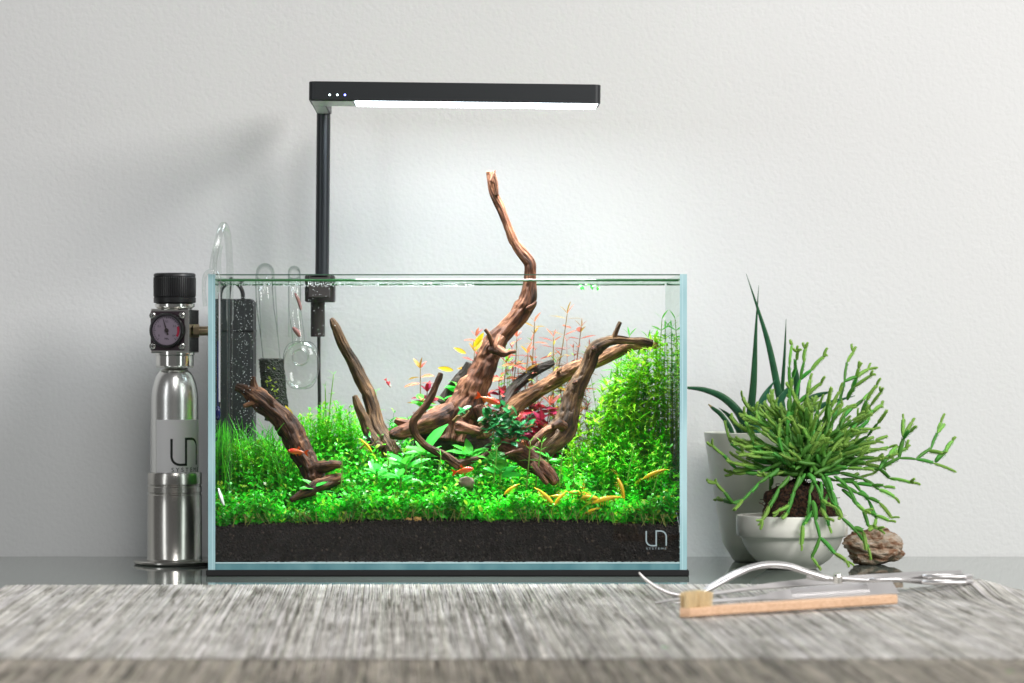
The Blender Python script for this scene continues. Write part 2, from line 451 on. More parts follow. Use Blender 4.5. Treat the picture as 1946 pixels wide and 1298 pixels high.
def put_text(mb, txt, w, h, x0, y0, fn, spacing=1.0):
    """text scaled to a w x h box, placed at (x0, y0), laid on a surface by fn(u, v)"""
    v, f = text_mesh(txt, 1.0, spacing)
    xs = [p[0] for p in v]; ys = [p[1] for p in v]
    sx = w / (max(xs) - min(xs)); sy = h / (max(ys) - min(ys))
    mb.add([tuple(fn(x0 + (p[0] - min(xs)) * sx, y0 + (p[1] - min(ys)) * sy)) for p in v], f)

def build_tank():
    t = thing('aquarium', 'rimless clear glass aquarium planted with a green carpet and driftwood', 'aquarium', (0, 0.11, 0))
    def pane(x0, x1, y0, y1, z0, z1, mat, name='glass_pane'):
        m = MB(); m.box(x0, x1, y0, y1, z0, z1); return m.build(name, mat, t, smooth=False)
    e = 0.00012
    pane(-XT + GT + e, XT - GT - e, 0.0, 0.005, ZB + GT + e, ZT - 0.0012, GLASS, 'front_pane')
    pane(-XT + GT + e, XT - GT - e, DT - 0.005, DT, ZB + GT + e, ZT - 0.0030, GLASS, 'back_pane')
    for s in (-1, 1):
        x0, x1 = sorted((s * XT, s * (XT - GT)))
        pane(x0, x1, 0.002, DT - 0.002, ZB + GT + e, ZT - 0.0005, SIDE, 'side_pane')
        # polished front and back edges of the side panes: three bands, as cut glass shows them
        w = x1 - x0; xo, xi = (x0, x1) if s < 0 else (x1, x0)
        m = MB(); m.box(min(xo + (xi - xo) * .0, xo + (xi - xo) * .55), max(xo, xo + (xi - xo) * .55), 0.0002, 0.0019, ZB, ZT)
        m.build('side_pane_edge', EDGE, t, smooth=False)
        a, b_ = sorted((xo + (xi - xo) * .55, xo + (xi - xo) * .68))
        m = MB(); m.box(a, b_, 0.0004, 0.0019, ZB, ZT); m.build('silicone_seam', SEAM, t, smooth=False)
        a, b_ = sorted((xo + (xi - xo) * .68, xi))
        m = MB(); m.box(a, b_, 0.0002, 0.0019, ZB, ZT); m.build('side_pane_edge', EDGE, t, smooth=False)
        m = MB(); m.box(x0, x1, DT - 0.0019, DT - 0.0002, ZB, ZT); m.build('side_pane_edge', EDGE, t, smooth=False)
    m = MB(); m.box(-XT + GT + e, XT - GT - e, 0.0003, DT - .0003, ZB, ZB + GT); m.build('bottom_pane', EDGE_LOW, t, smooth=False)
    m = MB(); m.box(-XT + GT + e, XT - GT - e, -0.0001, 0.0001, ZB + GT - .0007, ZB + GT + .0005); m.build('silicone_seam', SEAM, t, smooth=False)
    m = MB(); m.box(-XT + GT + e, XT - GT - e, 0.0004, 0.0046, ZT - 0.0010, ZT); m.build('front_rim', RIM, t, smooth=False)
    m = MB(); m.box(-XT + GT + e, XT - GT - e, DT - .0046, DT - .0004, ZT - 0.0028, ZT); m.build('back_rim', RIMB, t, smooth=False)
    m = MB(); m.rbox(-XT - .002, XT + .002, -0.001, DT + .002, 0.0002, ZB - .0002, 0.0006); m.build('foam_mat', FOAM, t, smooth=False)
    m = MB(); o = P(1228, 1037, 0)
    fn = lambda u, v: (o.x + u, -0.0006, o.z + v)
    logo(m, S(38, 0), S(28, 0), S(2.6, 0), fn); m.build('logo', ETCH, t, smooth=False)
    m = MB(); put_text(m, 'SYSTEMS', S(38, 0), S(3.6, 0), 0, -S(7.2, 0), fn, 1.5); m.build('lettering', ETCH, t, smooth=False)
    return t
TANK = build_tank()
XI = XT - GT - 0.001
WZ = P(0, 533, 0.0).z

def build_water():
    m = MB(); nx, ny = 120, 40
    v, f = [], []
    for j in range(ny + 1):
        for i in range(nx + 1):
            x = -XI + 2 * XI * i / nx; y = 0.0055 + (DT - .011) * j / ny
            e = min(x + XI, XI - x, y - .0055, DT - .0055 - y)
            z = WZ + 0.0005 * math.exp(-e / 0.0016) + 0.0003 * noise.noise(Vector((x * 30, y * 30, 0)))
            v.append((x, y, z))
    for j in range(ny):
        for i in range(nx): k = j * (nx + 1) + i; f.append((k, k + 1, k + nx + 2, k + nx + 1))
    m.add(v, f); o = m.build('water_surface', WATER); tag(o, kind='structure')
    # dark line where the water climbs the glass: its refraction painted on as green tubes
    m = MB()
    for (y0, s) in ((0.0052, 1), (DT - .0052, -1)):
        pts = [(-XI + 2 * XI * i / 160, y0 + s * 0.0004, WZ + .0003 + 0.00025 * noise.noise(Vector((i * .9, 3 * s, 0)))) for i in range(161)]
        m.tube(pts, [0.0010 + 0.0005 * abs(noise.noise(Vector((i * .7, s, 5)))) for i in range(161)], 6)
    tag(m.build('water_line', pbr('refraction_green', (0.04, 0.16, 0.055), 0.15)), kind='structure')
build_water()

def soil_z(x, d):
    z = 0.0455 + 0.26 * min(d, .1) + 0.11 * max(0, d - .1)
    z += 0.0035 * noise.noise(Vector((x * 9, d * 9, 1.3))) + 0.0028 * math.exp(-((x + .02) / .12) ** 2)
    z -= 0.003 * min(1, max(0, (-x - .15) / .07))
    return z
def build_soil():
    m = MB(); nx, ny = 110, 24; v, f = [], []
    y0, y1 = 0.0068, DT - .006; zb = ZB + GT + .001; X = XI + .0006
    for j in range(ny + 1):
        for i in range(nx + 1):
            x = -X + 2 * X * i / nx; y = y0 + (y1 - y0) * j / ny
            v.append((x, y, soil_z(x, y) + .0012 * noise.noise(Vector((x * 300, y * 300, 0)))))
    W = nx + 1
    for j in range(ny):
        for i in range(nx): k = j * W + i; f.append((k, k + 1, k + W + 1, k + W))
    b0 = len(v)
    for i in range(W): v.append((v[i][0], y0, zb))
    for i in range(nx): f.append((i, b0 + i, b0 + i + 1, i + 1))
    m.add(v, f, (0.004, 0.003, 0.0025))
    # loose grains against the front glass and along the crest
    g = MB(); g.sphere((0, 0, 0), 1, 6, 4)
    gv = np.concatenate(g.v); gf = g.f
    rs = np.random.RandomState(3)
    def grain(x, y, z, r):
        q = Quaternion(rs.normal(size=4)).normalized().to_matrix()
        sc = np.array([r * rs.uniform(.8, 1.2), r * rs.uniform(.8, 1.2), r * rs.uniform(.7, 1.1)])
        c = np.array([0.0105, 0.0078, 0.006]) * rs.uniform(.25, 1.0) ** 2 * 2.0 * (4.0 if rs.uniform() < .07 else 1.0)
        m.add((gv * sc) @ np.array(q).T + np.array([x, y, z]), gf, c)
    x = -X
    while x < X:
        z = zb + .0008; top = soil_z(x, y0)
        while z < top:
            grain(x + rs.uniform(-.0012, .0012), y0 + .0005 + rs.uniform(-.0004, .0008), z + rs.uniform(-.0008, .0008), rs.uniform(.0008, .0017)); z += .0017
        for k in range(5):
            xx = x + rs.uniform(-.001, .001); yy = y0 + .0004 + rs.uniform(0, .012); grain(xx, yy, soil_z(xx, yy) + .0004, rs.uniform(.0009, .0015))
        x += .00195
    o = m.build('aquarium_soil', mat_col('soil_grain', 0.8, 0.25), sharp=60)
    tag(o, 'black granular soil bed along the bottom of the aquarium', 'soil', kind='stuff')
build_soil()

# ------------------------------------------------------------------ plants growing as one mass
def rnd_dirs(n, rs, tilt):
    a = rs.uniform(0, 2 * np.pi, n); z = rs.uniform(-tilt, tilt * 1.4, n)
    return np.stack([np.cos(a), np.sin(a), z], 1)
def greens(n, rs, base, spread=.3, yellow=.0):
    b = np.array(base); k = rs.uniform(1 - spread, 1 + spread, (n, 1)); c = b * k
    y = rs.uniform(0, 1, (n, 1)) < yellow
    c = np.where(y, np.array([0.40, 0.68, 0.05]) * k, c); return c
def build_carpet():
    rs = np.random.RandomState(11); m = MB()
    pos, dr, L, W, col, bd = [], [], [], [], [], []
    n = 4000
    for i in range(n):
        x = rs.uniform(-XI + .002, XI - .002); d = 0.009 + (DT - .05) * rs.uniform(0, 1) ** 1.35
        if i < 900: d = rs.uniform(.0085, .020)
        z0 = soil_z(x, d)
        h = (0.0125 + .0085 * min(1, max(0, d - .009) / .03) + min(.010, d * .09) + 0.018 * noise.noise(Vector((x * 22, d * 22, 4)))) * rs.uniform(.5, 1.25)
        h = max(.007, h); h *= 1.5 if rs.uniform() < .08 else 1
        if -.13 < x < -.03: h *= 1.2
        if (-.153 < x < -.097 and .014 < d < .062) or (.05 < x < .104 and .016 < d < .05): h *= .30   # thin growth where wood lies
        lean = rs.normal(0, .28, 2); px_, pd_ = x, d
        k = int(rs.randint(3, 7))
        pts = []
        for j in range(k + 1):
            t = j / k
            q = (max(-XI + .001, min(XI - .001, x + lean[0] * h * t)), max(.0075, d + lean[1] * h * t), z0 + h * t); pts.append(q)
            if j == 0: continue
            a = rs.uniform(0, np.pi)
            for sgn in (0, np.pi):
                pos.append(q); dr.append((math.cos(a + sgn), math.sin(a + sgn), rs.uniform(.0, 1.7)))
                s = rs.uniform(.6, 1.3); L.append(.0050 * s); W.append(.0029 * s * rs.uniform(.7, 1.2)); bd.append(rs.uniform(.0, .4))
                col.append(0)
        if i % 2 == 0: m.tube([pts[0], pts[len(pts) // 2], pts[-1]], .00022, 3, (0.09, 0.32, 0.04), cap=False)
    pos = np.array(pos); pos[:, 1] = np.maximum(pos[:, 1], .0078)
    dr = np.array(dr); near = pos[:, 1] < .012; dr[near, 1] = np.abs(dr[near, 1]) * .5
    N_ = len(pos)
    cg = greens(N_, rs, (0.05, 0.66, 0.028), .5, .12)
    patch = np.array([(noise.noise(Vector((p[0] * 38, p[1] * 38, 2))), noise.noise(Vector((p[0] * 90, p[1] * 90, 9)))) for p in pos])   # healthier and yellower clumps
    cg *= np.clip(.88 + .75 * patch[:, :1] + .35 * patch[:, 1:], .35, 1.35); cg[:, 0] += np.clip(patch[:, 1], 0, 1) * .16
    m.leaves(pos, dr, np.tile((0, 0, 1.), (N_, 1)) + rs.normal(0, .35, (N_, 3)), L, W, bd, cg)
    # pale roots and runners at the soil line
    for i in range(90):
        x = rs.uniform(-XI + .01, XI - .01); z = soil_z(x, .0075)
        a = rs.uniform(-.6, .6); l = rs.uniform(.005, .016)
        q = [(x, .0074, z + .012), (x + a * l * .5, .0074, z + .012 - l * .5), (x + a * l * 1.2, .0075, z + .012 - l)]
        m.tube([tuple(p) for p in catmull(q, 3)], .00022, 3, (0.42, 0.42, 0.13), cap=False)
    o = m.build('carpet_plant', LEAFC, sharp=None)
    tag(o, 'low bright green carpet of tiny round leaves covering the aquarium soil', 'carpet plant', kind='stuff')
build_carpet()

def stem_cloud(m, rs, base, tip, nodes, L, W, col, yellow=.15, per=2, r=.00045, tpl='lance', wave=.006):
    base = Vector(base); tip = Vector(tip); off = Vector((rs.normal(0, wave), rs.normal(0, wave * .6), 0))
    def at(t):
        q = base.lerp(tip, t) + off * math.sin(t * math.pi); q.x = max(-XI + .003, min(XI - .003, q.x)); q.y = max(.009, min(DT - .009, q.y)); return q
    pts = [at(t) for t in np.linspace(0, 1, 6)]
    m.tube(pts, [r * 1.1, r, r, r * .9, r * .8, r * .6], 4, np.array(col) * np.array((1.5, 1.0, 1.2)), cap=False)
    pos, dr, Ls, Ws = [], [], [], []
    for j in range(1, nodes + 1):
        t = j / nodes; q = at(t)
        a = rs.uniform(0, 2 * np.pi)
        for k in range(per):
            b = a + 2 * np.pi * k / per + rs.normal(0, .25)
            pos.append(q); dr.append((math.cos(b), math.sin(b), rs.uniform(.1, 1.0) + (1.0 if j == nodes else 0)))
            s = rs.uniform(.75, 1.2) * (0.75 if j == nodes else 1); Ls.append(L * s); Ws.append(W * s)
    n = len(pos)
    pos = np.array(pos); dr = np.array(dr)
    room_x = XI - np.abs(pos[:, 0]); lim = np.clip(room_x / .012, .2, 1); Ls = np.array(Ls) * lim
    m.leaves(pos, dr, np.tile((0, 0, 1.), (n, 1)), Ls, Ws, rs.uniform(.15, .8, n), greens(n, rs, col, .35, yellow), tpl)
def build_thickets():
    rs = np.random.RandomState(21); m = MB()
    for i in range(185):        # right back: tall fine stems
        px = rs.uniform(1085, 1283); d = rs.uniform(.09, .205)
        u = (px - 1085) / 200
        top = 800 - 150 * min(1, u * 1.25) + rs.uniform(-15, 110)
        if u < .25: top += 30
        b = P(px, 0, d); b.z = soil_z(b.x, d); tp = P(px + rs.normal(0, 12), top, d)
        b.x = max(-XI + .004, min(XI - .004, b.x)); tp.x = min(XI - .004, tp.x)
        if tp.z < b.z + .02: tp.z = b.z + .02
        n = max(4, int((tp.z - b.z) / .0072))
        g = rs.uniform(0, 1); col = (0.12 + .24 * g, 0.66 + .08 * g, 0.015)
        stem_cloud(m, rs, b, tp, n, .0125, .0029, col, .4, 4, r=.0003, wave=.014)
    for i in range(190):        # right front: shorter bush
        px = rs.uniform(1075, 1285); d = rs.uniform(.045, .11)
        b = P(px, 0, d); b.z = soil_z(b.x, d) + .004; top = 890 - 95 * min(1, (px - 1075) / 90) * (d - .03) / .08 + rs.uniform(-15, 30)
        tp = P(px + rs.normal(0, 6), top, d); b.x = min(XI - .004, b.x); tp.x = min(XI - .004, tp.x)
        if tp.z < b.z + .012: tp.z = b.z + .012
        stem_cloud(m, rs, b, tp, max(3, int((tp.z - b.z) / .005)), .0085, .0020, (0.09, 0.68, 0.012), .3, 3, r=.0003, wave=.008)
    tag(m.build('fine_stem_thicket', LEAFC, sharp=None), 'feathery pale green stem plant thicket filling the right back corner of the aquarium', 'stem plants', kind='stuff')
    m = MB()
    for i in range(330):        # left middle bush
        px = rs.uniform(566, 745); d = rs.uniform(.12, .2); b = P(px, 0, d); b.z = soil_z(b.x, d)
        e = abs(px - 640) / 90; top = 778 + 40 * e * e + rs.uniform(-12, 70)
        if px > 690: top += 45
        tp = P(px + rs.normal(0, 4), top, d)
        if tp.z < b.z + .015: tp.z = b.z + .015
        stem_cloud(m, rs, b, tp, max(4, int((tp.z - b.z) / .0055)), .0080, .0019, (0.10, 0.66, 0.012), .3, 3, r=.0003, wave=.005)
    tag(m.build('fine_stem_bush', LEAFC, sharp=None), 'dense fine leaved green bush behind the two pronged driftwood', 'stem plants', kind='stuff')
    m = MB()
    for i in range(290):        # left front of the grass: low fluffy sprigs
        px = rs.uniform(412, 565); d = rs.uniform(.065, .14); b = P(px, 0, d); b.x = max(-XI + .004, b.x); b.z = soil_z(b.x, d)
        tp = P(px + rs.normal(0, 5), rs.uniform(838, 905), d); tp.x = max(-XI + .004, tp.x)
        if tp.z < b.z + .012: tp.z = b.z + .012
        stem_cloud(m, rs, b, tp, max(3, int((tp.z - b.z) / .005)), .0075, .0020, (0.14, 0.72, 0.03), .3, 3, r=.0003)
    tag(m.build('low_sprigs', LEAFC, sharp=None), 'low fluffy green sprigs in front of the grass at the left', 'stem plants', kind='stuff')
    m = MB()
    for i in range(170):        # dim undergrowth behind the wood
        px = rs.uniform(735, 1085); d = rs.uniform(.135, .2); b = P(px, 0, d); b.z = soil_z(b.x, d)
        tp = P(px + rs.normal(0, 6), rs.uniform(795, 880), d)
        if tp.z < b.z + .012: tp.z = b.z + .012
        col = (0.24, 0.015, 0.04) if 960 < px < 1060 and rs.uniform() < .55 else (0.03, 0.30, 0.02)
        stem_cloud(m, rs, b, tp, max(4, int((tp.z - b.z) / .006)), .0105, .0042, col, .05, 2)
    for i in range(46):         # finer pink, olive and green stems among the single red ones
        px = rs.uniform(955, 1125); d = rs.uniform(.15, .2); b = P(px, 0, d); b.z = soil_z(b.x, d)
        tp = P(px + rs.normal(0, 10), rs.uniform(640, 780), d); g = rs.uniform()
        col = (0.40, 0.13, 0.09) if g < .4 else (0.36, 0.30, 0.05) if g < .65 else (0.16, 0.46, 0.04)
        stem_cloud(m, rs, b, tp, max(4, int((tp.z - b.z) / .0075)), .0115, .0024, col, .05, 2, r=.00032)
    tag(m.build('undergrowth', LEAFC, sharp=None), 'dim green and crimson undergrowth filling the gaps behind the driftwood', 'aquatic plants', kind='stuff')
    m = MB()
    for i in range(420):        # left hair grass
        px = rs.uniform(408, 600); d = rs.uniform(.06, .2); b = P(px, 0, d); b.x = max(-XI + .002, b.x); b.z = soil_z(b.x, d)
        top = rs.uniform(810, 900) - (25 if px < 560 else -20) * rs.uniform(0, 1)
        lx = rs.normal(0, .010); tp = P(px, top, d); h = max(.02, tp.z - b.z)
        q = [(b.x, d, b.z), (b.x + lx * .3, d, b.z + h * .4), (b.x + lx * 1.0, d, b.z + h * .8), (b.x + lx * 1.9, d, b.z + h)]
        q = [(max(-XI + .001, p[0]), p[1], p[2]) for p in q]
        m.tube(q, [.0005, .0005, .0004, .0001], 3, greens(1, rs, (0.12, 0.68, 0.04), .45)[0], cap=False)
    tag(m.build('hair_grass', LEAFC, sharp=None), 'thin upright green grass in the left back corner of the aquarium', 'grass', kind='stuff')
build_thickets()

# ------------------------------------------------------------------ driftwood
def wood(m, path, seed, seg=34, sub=9, amp=1.0, blunt=True):
    """path: (px, py, r_px, depth)"""
    C = catmull([(*P(px, py, d), S(r, d)) for px, py, r, d in path], sub)
    pts = [Vector(c[:3]) for c in C]; rad = [max(.0004, c[3]) for c in C]; n = len(pts)
    T = [(pts[min(i + 1, n - 1)] - pts[max(i - 1, 0)]).normalized() for i in range(n)]
    up = Vector((0, 1, 0)); Nn = (up - T[0] * up.dot(T[0])).normalized()
    v, f, g = [], [], []; L = 0
    for i in range(n):
        if i: Nn = (Nn - T[i] * Nn.dot(T[i])).normalized(); L += (pts[i] - pts[i - 1]).length
        B = T[i].cross(Nn)
        for k in range(seg):
            a = 2 * math.pi * k / seg; ca, sa = math.cos(a + L * 9), math.sin(a + L * 9)
            low = noise.noise(Vector((ca * .9 + seed, sa * .9, L * 45)))
            rid = noise.noise(Vector((ca * 2.6, sa * 2.6 + seed * 3, L * 14)))
            fin = noise.noise(Vector((ca * 6 + seed, sa * 6, L * 40)))
            gro = abs(noise.noise(Vector((ca * 4.5 + seed * 2, sa * 4.5, L * 9)))); r = rad[i] * (1.03 + amp * (0.17 * low + 0.18 * rid + 0.13 * fin - .28 * max(0, .16 - gro) / .16))
            v.append(tuple(pts[i] + (Nn * math.cos(a) + B * math.sin(a)) * r))
            R = max(.004, rad[i]); g.append((math.cos(a) * R + seed, math.sin(a) * R, L))
    for i in range(n - 1):
        for k in range(seg):
            k2 = (k + 1) % seg; f.append((i * seg + k, i * seg + k2, (i + 1) * seg + k2, (i + 1) * seg + k))
    for e, s in ((0, -1), (n - 1, 1)):
        c = len(v); v.append(tuple(pts[e] + T[e] * s * rad[e] * (.25 if blunt else .8))); g.append((seed, 0, L * e / n))
        for k in range(seg):
            k2 = (k + 1) % seg
            f.append((e * seg + k2, e * seg + k, c) if s < 0 else (e * seg + k, e * seg + k2, c))
    m.add(v, f, (1, 1, 1), g)
def drift(label, mat, main, branches, seed, amp=1.0, group='driftwood pieces in the aquarium'):
    lo = min((P(p[0], p[1], p[3]) for p in main), key=lambda q: q.z)
    t = thing('driftwood', label, 'driftwood', (lo.x, lo.y, lo.z), group)
    m = MB(); wood(m, main, seed, amp=amp); m.build('trunk', mat, t, sharp=None)
    for i, b in enumerate(branches):
        bm = mat
        if isinstance(b, tuple): bm, b = b
        m = MB(); wood(m, b, seed + 1.7 * (i + 1), seg=20, sub=7, amp=amp); m.build('branch', bm, t, sharp=None)
    return t
drift('dark brown stubby driftwood leaning at the left under the black sponge', WOOD_DARK,
      [(448, 735, 7, .085), (466, 742, 11, .085), (485, 753, 19, .084), (504, 768, 20, .082), (524, 786, 20, .08), (542, 804, 22, .078), (556, 828, 23, .074), (568, 852, 21, .07), (582, 876, 20, .066), (594, 898, 21, .06), (598, 915, 20, .055)],
      [[(484, 748, 10, .084), (481, 730, 7, .084), (480, 716, 5, .084)], [(494, 766, 8, .082), (478, 767, 6, .078), (463, 772, 4, .075)],
       [(588, 894, 13, .06), (612, 888, 11, .052), (630, 884, 9, .046), (648, 883, 6, .042)],
       [(650, 908, 10, .045), (628, 915, 13, .042), (604, 925, 13, .038), (580, 937, 10, .034), (552, 951, 5, .030)]], 1.0, 1.25)
drift('slender olive brown driftwood with two prongs standing left of the broad leaf plant', WOOD_OLIVE,
      [(630, 605, 4, .115), (636, 619, 8, .115), (652, 654, 10, .118), (670, 687, 11, .12), (686, 721, 12, .12), (699, 747, 13, .12), (709, 777, 13, .118), (717, 808, 14, .114), (733, 838, 16, .108), (750, 870, 18, .1)],
      [[(674, 752, 5, .108), (681, 772, 9, .108), (691, 795, 10, .108), (701, 821, 12, .107), (722, 855, 14, .102)]], 2.3, .7)
drift('tall reddish driftwood trunk that snakes up out of the water', WOOD_RED,
      [(931, 326, 7, .11), (934, 345, 8.5, .11), (938, 367, 8.5, .11), (952, 396, 8, .11), (962, 423, 7.5, .11), (976, 458, 9, .11), (992, 482, 11, .11), (1006, 500, 11.5, .11), (1007, 522, 11, .11), (1006, 542, 12, .11), (1003, 562, 14, .11), (994, 584, 17, .11), (980, 605, 18, .11), (962, 624, 19, .11), (946, 642, 20, .11), (934, 664, 22, .11), (925, 684, 23, .11), (914, 710, 24, .11), (899, 742, 27, .11), (884, 768, 31, .11), (868, 800, 36, .11), (858, 840, 40, .108)],
      [[(741, 826, 7, .085), (758, 823, 13, .088), (785, 814, 16, .092), (815, 805, 20, .098), (850, 792, 26, .105), (885, 780, 24, .11)],
       [(751, 798, 5, .1), (762, 803, 8, .1), (785, 808, 10, .1), (810, 806, 12, .102)],
       (WOOD_BLACK, [(790, 838, 18, .115), (840, 842, 34, .115), (890, 840, 38, .115), (930, 840, 26, .115)]),  # black wood standing in for the shaded hollow under the trunk
       [(938, 662, 12, .096), (948, 666, 11, .090), (958, 671, 8, .086), (968, 669, 5, .085), (979, 667, 4, .083)],
       [(938, 655, 7, .094), (933, 645, 5, .09), (929, 635, 4, .088), (922, 626, 3.5, .088)],
       [(1006, 588, 8, .1), (1015, 580, 5, .097), (1019, 573, 2.5, .096)],
       [(933, 345, 4, .104), (939, 330, 2.5, .104), (941, 323, .8, .104)], [(944, 372, 4, .106), (943, 345, 3, .105), (940, 328, 1, .106)],
       [(952, 640, 8, .094), (945, 655, 7, .09), (941, 668, 5, .089)],
       [(905, 772, 14, .10), (915, 800, 16, .1), (922, 830, 16, .1)], [(868, 812, 12, .075), (892, 816, 10, .07), (912, 820, 7, .068)]], 3.1, 1.1)
drift('thin curled driftwood root bending round in front of the main trunk', WOOD_DARK,
      [(838, 709, 4.5, .05), (835, 718, 6, .05), (829, 732, 6, .05), (822, 749, 6.3, .05), (810, 769, 6.5, .05), (796, 786, 7, .05), (786, 800, 7.2, .05), (786, 816, 7.2, .05), (794, 832, 7, .05), (808, 846, 7, .05), (824, 856, 7, .05), (842, 865, 8, .05), (858, 876, 8.5, .05), (872, 886, 9, .05)],
      [[(868, 884, 8, .05), (884, 878, 7, .05), (900, 874, 6, .05), (917, 868, 5, .05), (932, 856, 3.5, .052)]], 4.2, .8)
drift('bent dark driftwood limb with a raised twig reaching into the right thicket', WOOD_OLIVE,
      [(1240, 653, 7, .085), (1219, 649, 7.5, .085), (1197, 648, 7, .085), (1176, 646, 8, .085), (1160, 648, 9.5, .085), (1146, 653, 11, .085), (1134, 661, 13, .085), (1126, 672, 13.5, .085), (1121, 687, 13.5, .085), (1115, 702, 14, .085), (1106, 718, 14.5, .085), (1097, 733, 15, .085), (1090, 750, 17, .085), (1084, 770, 17, .083), (1079, 792, 19, .08), (1070, 815, 22, .078), (1055, 832, 24, .075), (1036, 850, 20, .07), (1018, 868, 14, .065)],
      [[(1164, 648, 7, .085), (1170, 632, 5, .085), (1176, 618, 4.5, .085), (1179, 612, 4, .085)],
       (WOOD_RED, [(1072, 812, 9, .066), (1062, 806, 8.5, .060), (1051, 811, 6, .055)]),
       (WOOD_RED, [(1094, 727, 5, .074), (1092, 728, 4.5, .070)]), (WOOD_RED, [(1130, 664, 6, .075), (1127, 662, 5, .072)]),
       (WOOD_RED, [(1056, 812, 9, .072), (1038, 818, 7, .066), (1022, 831, 6.5, .062), (1006, 846, 4, .06)])], 5.4, .9)
drift('pale tan driftwood limb slanting up to the right behind the bent one', WOOD_LIGHT,
      [(1250, 657, 6, .13), (1226, 657, 8, .13), (1205, 657, 9, .13), (1188, 661, 11, .13), (1166, 671, 12, .13), (1146, 681, 12, .13), (1114, 693, 13, .13), (1088, 704, 14.5, .13), (1063, 717, 14.5, .128), (1038, 733, 14.5, .125), (1012, 749, 15, .12), (987, 764, 16, .115), (970, 779, 16, .11), (955, 797, 13, .106)],
      [(WOOD_OLIVE, [(972, 776, 6, .08), (962, 783, 5, .075), (945, 791, 6, .07), (930, 806, 6, .07), (913, 819, 6.5, .07), (896, 829, 5, .072)]),
       [(1058, 706, 5, .12), (1066, 701, 3, .118)]], 6.6, .9)
drift('short blackened driftwood stub poking up among the red leaves', WOOD_BLACK,
      [(1053, 689, 5, .165), (1046, 691, 7, .165), (1034, 697, 8.5, .165), (1012, 709, 9.5, .163), (992, 724, 10, .16), (972, 745, 11, .157), (960, 770, 12, .15)], [], 7.5)
drift('dark driftwood limb half hidden behind the left side of the main trunk', WOOD_BLACK,
      [(892, 690, 7, .16), (884, 706, 8.5, .16), (872, 722, 10, .16), (856, 744, 11, .16), (842, 768, 12, .158)], [], 8.8)
drift('low brown driftwood root sloping into the carpet right of centre', WOOD_RED,
      [(950, 842, 12, .05), (965, 848, 15, .05), (985, 859, 18, .05), (1006, 872, 18, .047), (1026, 887, 16, .043), (1044, 903, 12, .04), (1056, 918, 8, .036)],
      [[(992, 856, 6, .04), (978, 858, 4.5, .036), (960, 864, 3, .034)], [(1012, 882, 7, .035), (1026, 902, 6, .03), (1040, 920, 4, .028)]], 9.9, 1.2)

# ------------------------------------------------------------------ single plants in the tank
def leaf_mesh(name, L=1.0, W=.4, tipw=.25, bend=.2, fold=.10, n=8, belly=.45, mat=None, wavy=0.0):
    """unit leaf along +x, face up +z; local length L"""
    m = MB(); v, f = [], []
    for i in range(n + 1):
        t = i / n
        w = W / 2 * (math.sin(math.pi * min(1, t ** (math.log(.5) / math.log(belly)))) ** .8) if 0 < t < 1 else .004
        z = -bend * t * t; wv = wavy * math.sin(t * 17)
        v += [(t * L, -w, z + fold * w * 2 + wv), (t * L, -w * .5, z + fold * w * .9), (t * L, 0, z), (t * L, w * .5, z + fold * w * .9), (t * L, w, z + fold * w * 2 - wv)]
    for i in range(n):
        for k in range(4): a = i * 5 + k; f.append((a, a + 1, a + 6, a + 5))
    cols = []
    for i in range(n + 1): cols += [(1, 1, 1), (1.0, 1.0, 1.0), (1.35, 1.2, 1.3), (1, 1, 1), (1, 1, 1)]
    m.add(v, f, np.array(cols))
    me = m.mesh(name, smooth=True); me.materials.append(mat); return me
M_BROAD = leaf_mesh('leaf', W=.42, bend=.25, mat=LEAF_BROAD, wavy=.012)
M_SHOOT = leaf_mesh('leaf', W=.13, bend=.35, mat=LEAF_SHOOT)
M_DEEP = leaf_mesh('leaf', W=.55, bend=.15, mat=LEAF_DEEP)
M_ROUND = leaf_mesh('leaf', W=.62, bend=.2, mat=LEAF_BROAD)
M_RED = leaf_mesh('leaf', W=.36, bend=.22, mat=LEAF_RED, wavy=.01)
M_CRIM = leaf_mesh('leaf', W=.45, bend=.25, mat=LEAF_CRIM, wavy=.012)
M_OLIVE = leaf_mesh('leaf', W=.36, bend=.15, mat=LEAF_OLIVE)
M_NARROW_R = leaf_mesh('leaf', W=.16, bend=.15, mat=LEAF_RED)
M_NARROW_O = leaf_mesh('leaf', W=.15, bend=.2, mat=LEAF_OLIVE)
M_NARROW_G = leaf_mesh('leaf', W=.15, bend=.25, mat=LEAF_SHOOT)
M_YEL = leaf_mesh('leaf', W=.32, bend=.1, mat=LEAF_YEL)

RP = random.Random(5)
def stem_plant(name, label, cat, group, path, leaves, stem_mat, rpx=1.6):
    """path: (px, py, d) base to tip; leaves: (t along stem, mesh, direction, length px)"""
    pts = [P(*p) for p in path]
    t = thing(name, label, cat, tuple(pts[0]), group)
    C = catmull([tuple(p) for p in pts], 5); m = MB()
    r = S(rpx, path[0][2]); n = len(C)
    m.tube([tuple(c) for c in C], [r * (1.1 - .5 * i / n) for i in range(n)], 6); m.build('stem', stem_mat, t, sharp=None)
    for (tt, me, dr, Lp) in leaves:
        k = min(n - 1, max(0, int(round(tt * (n - 1))))); q = Vector(C[k])
        L = S(Lp, path[0][2]); up = Vector((0, -.35, 1)) + Vector((RP.uniform(-.4, .4), RP.uniform(-.3, .3), 0))
        if name == 'small_leaf_plant': q = q + Vector((RP.uniform(-1, 1), RP.uniform(-.6, .6), RP.uniform(-.8, .8))) * S(13, path[0][2])
        place('leaf', me, t, frame(q, dr, up, L, L * RP.uniform(.85, 1.15), L))
    return t
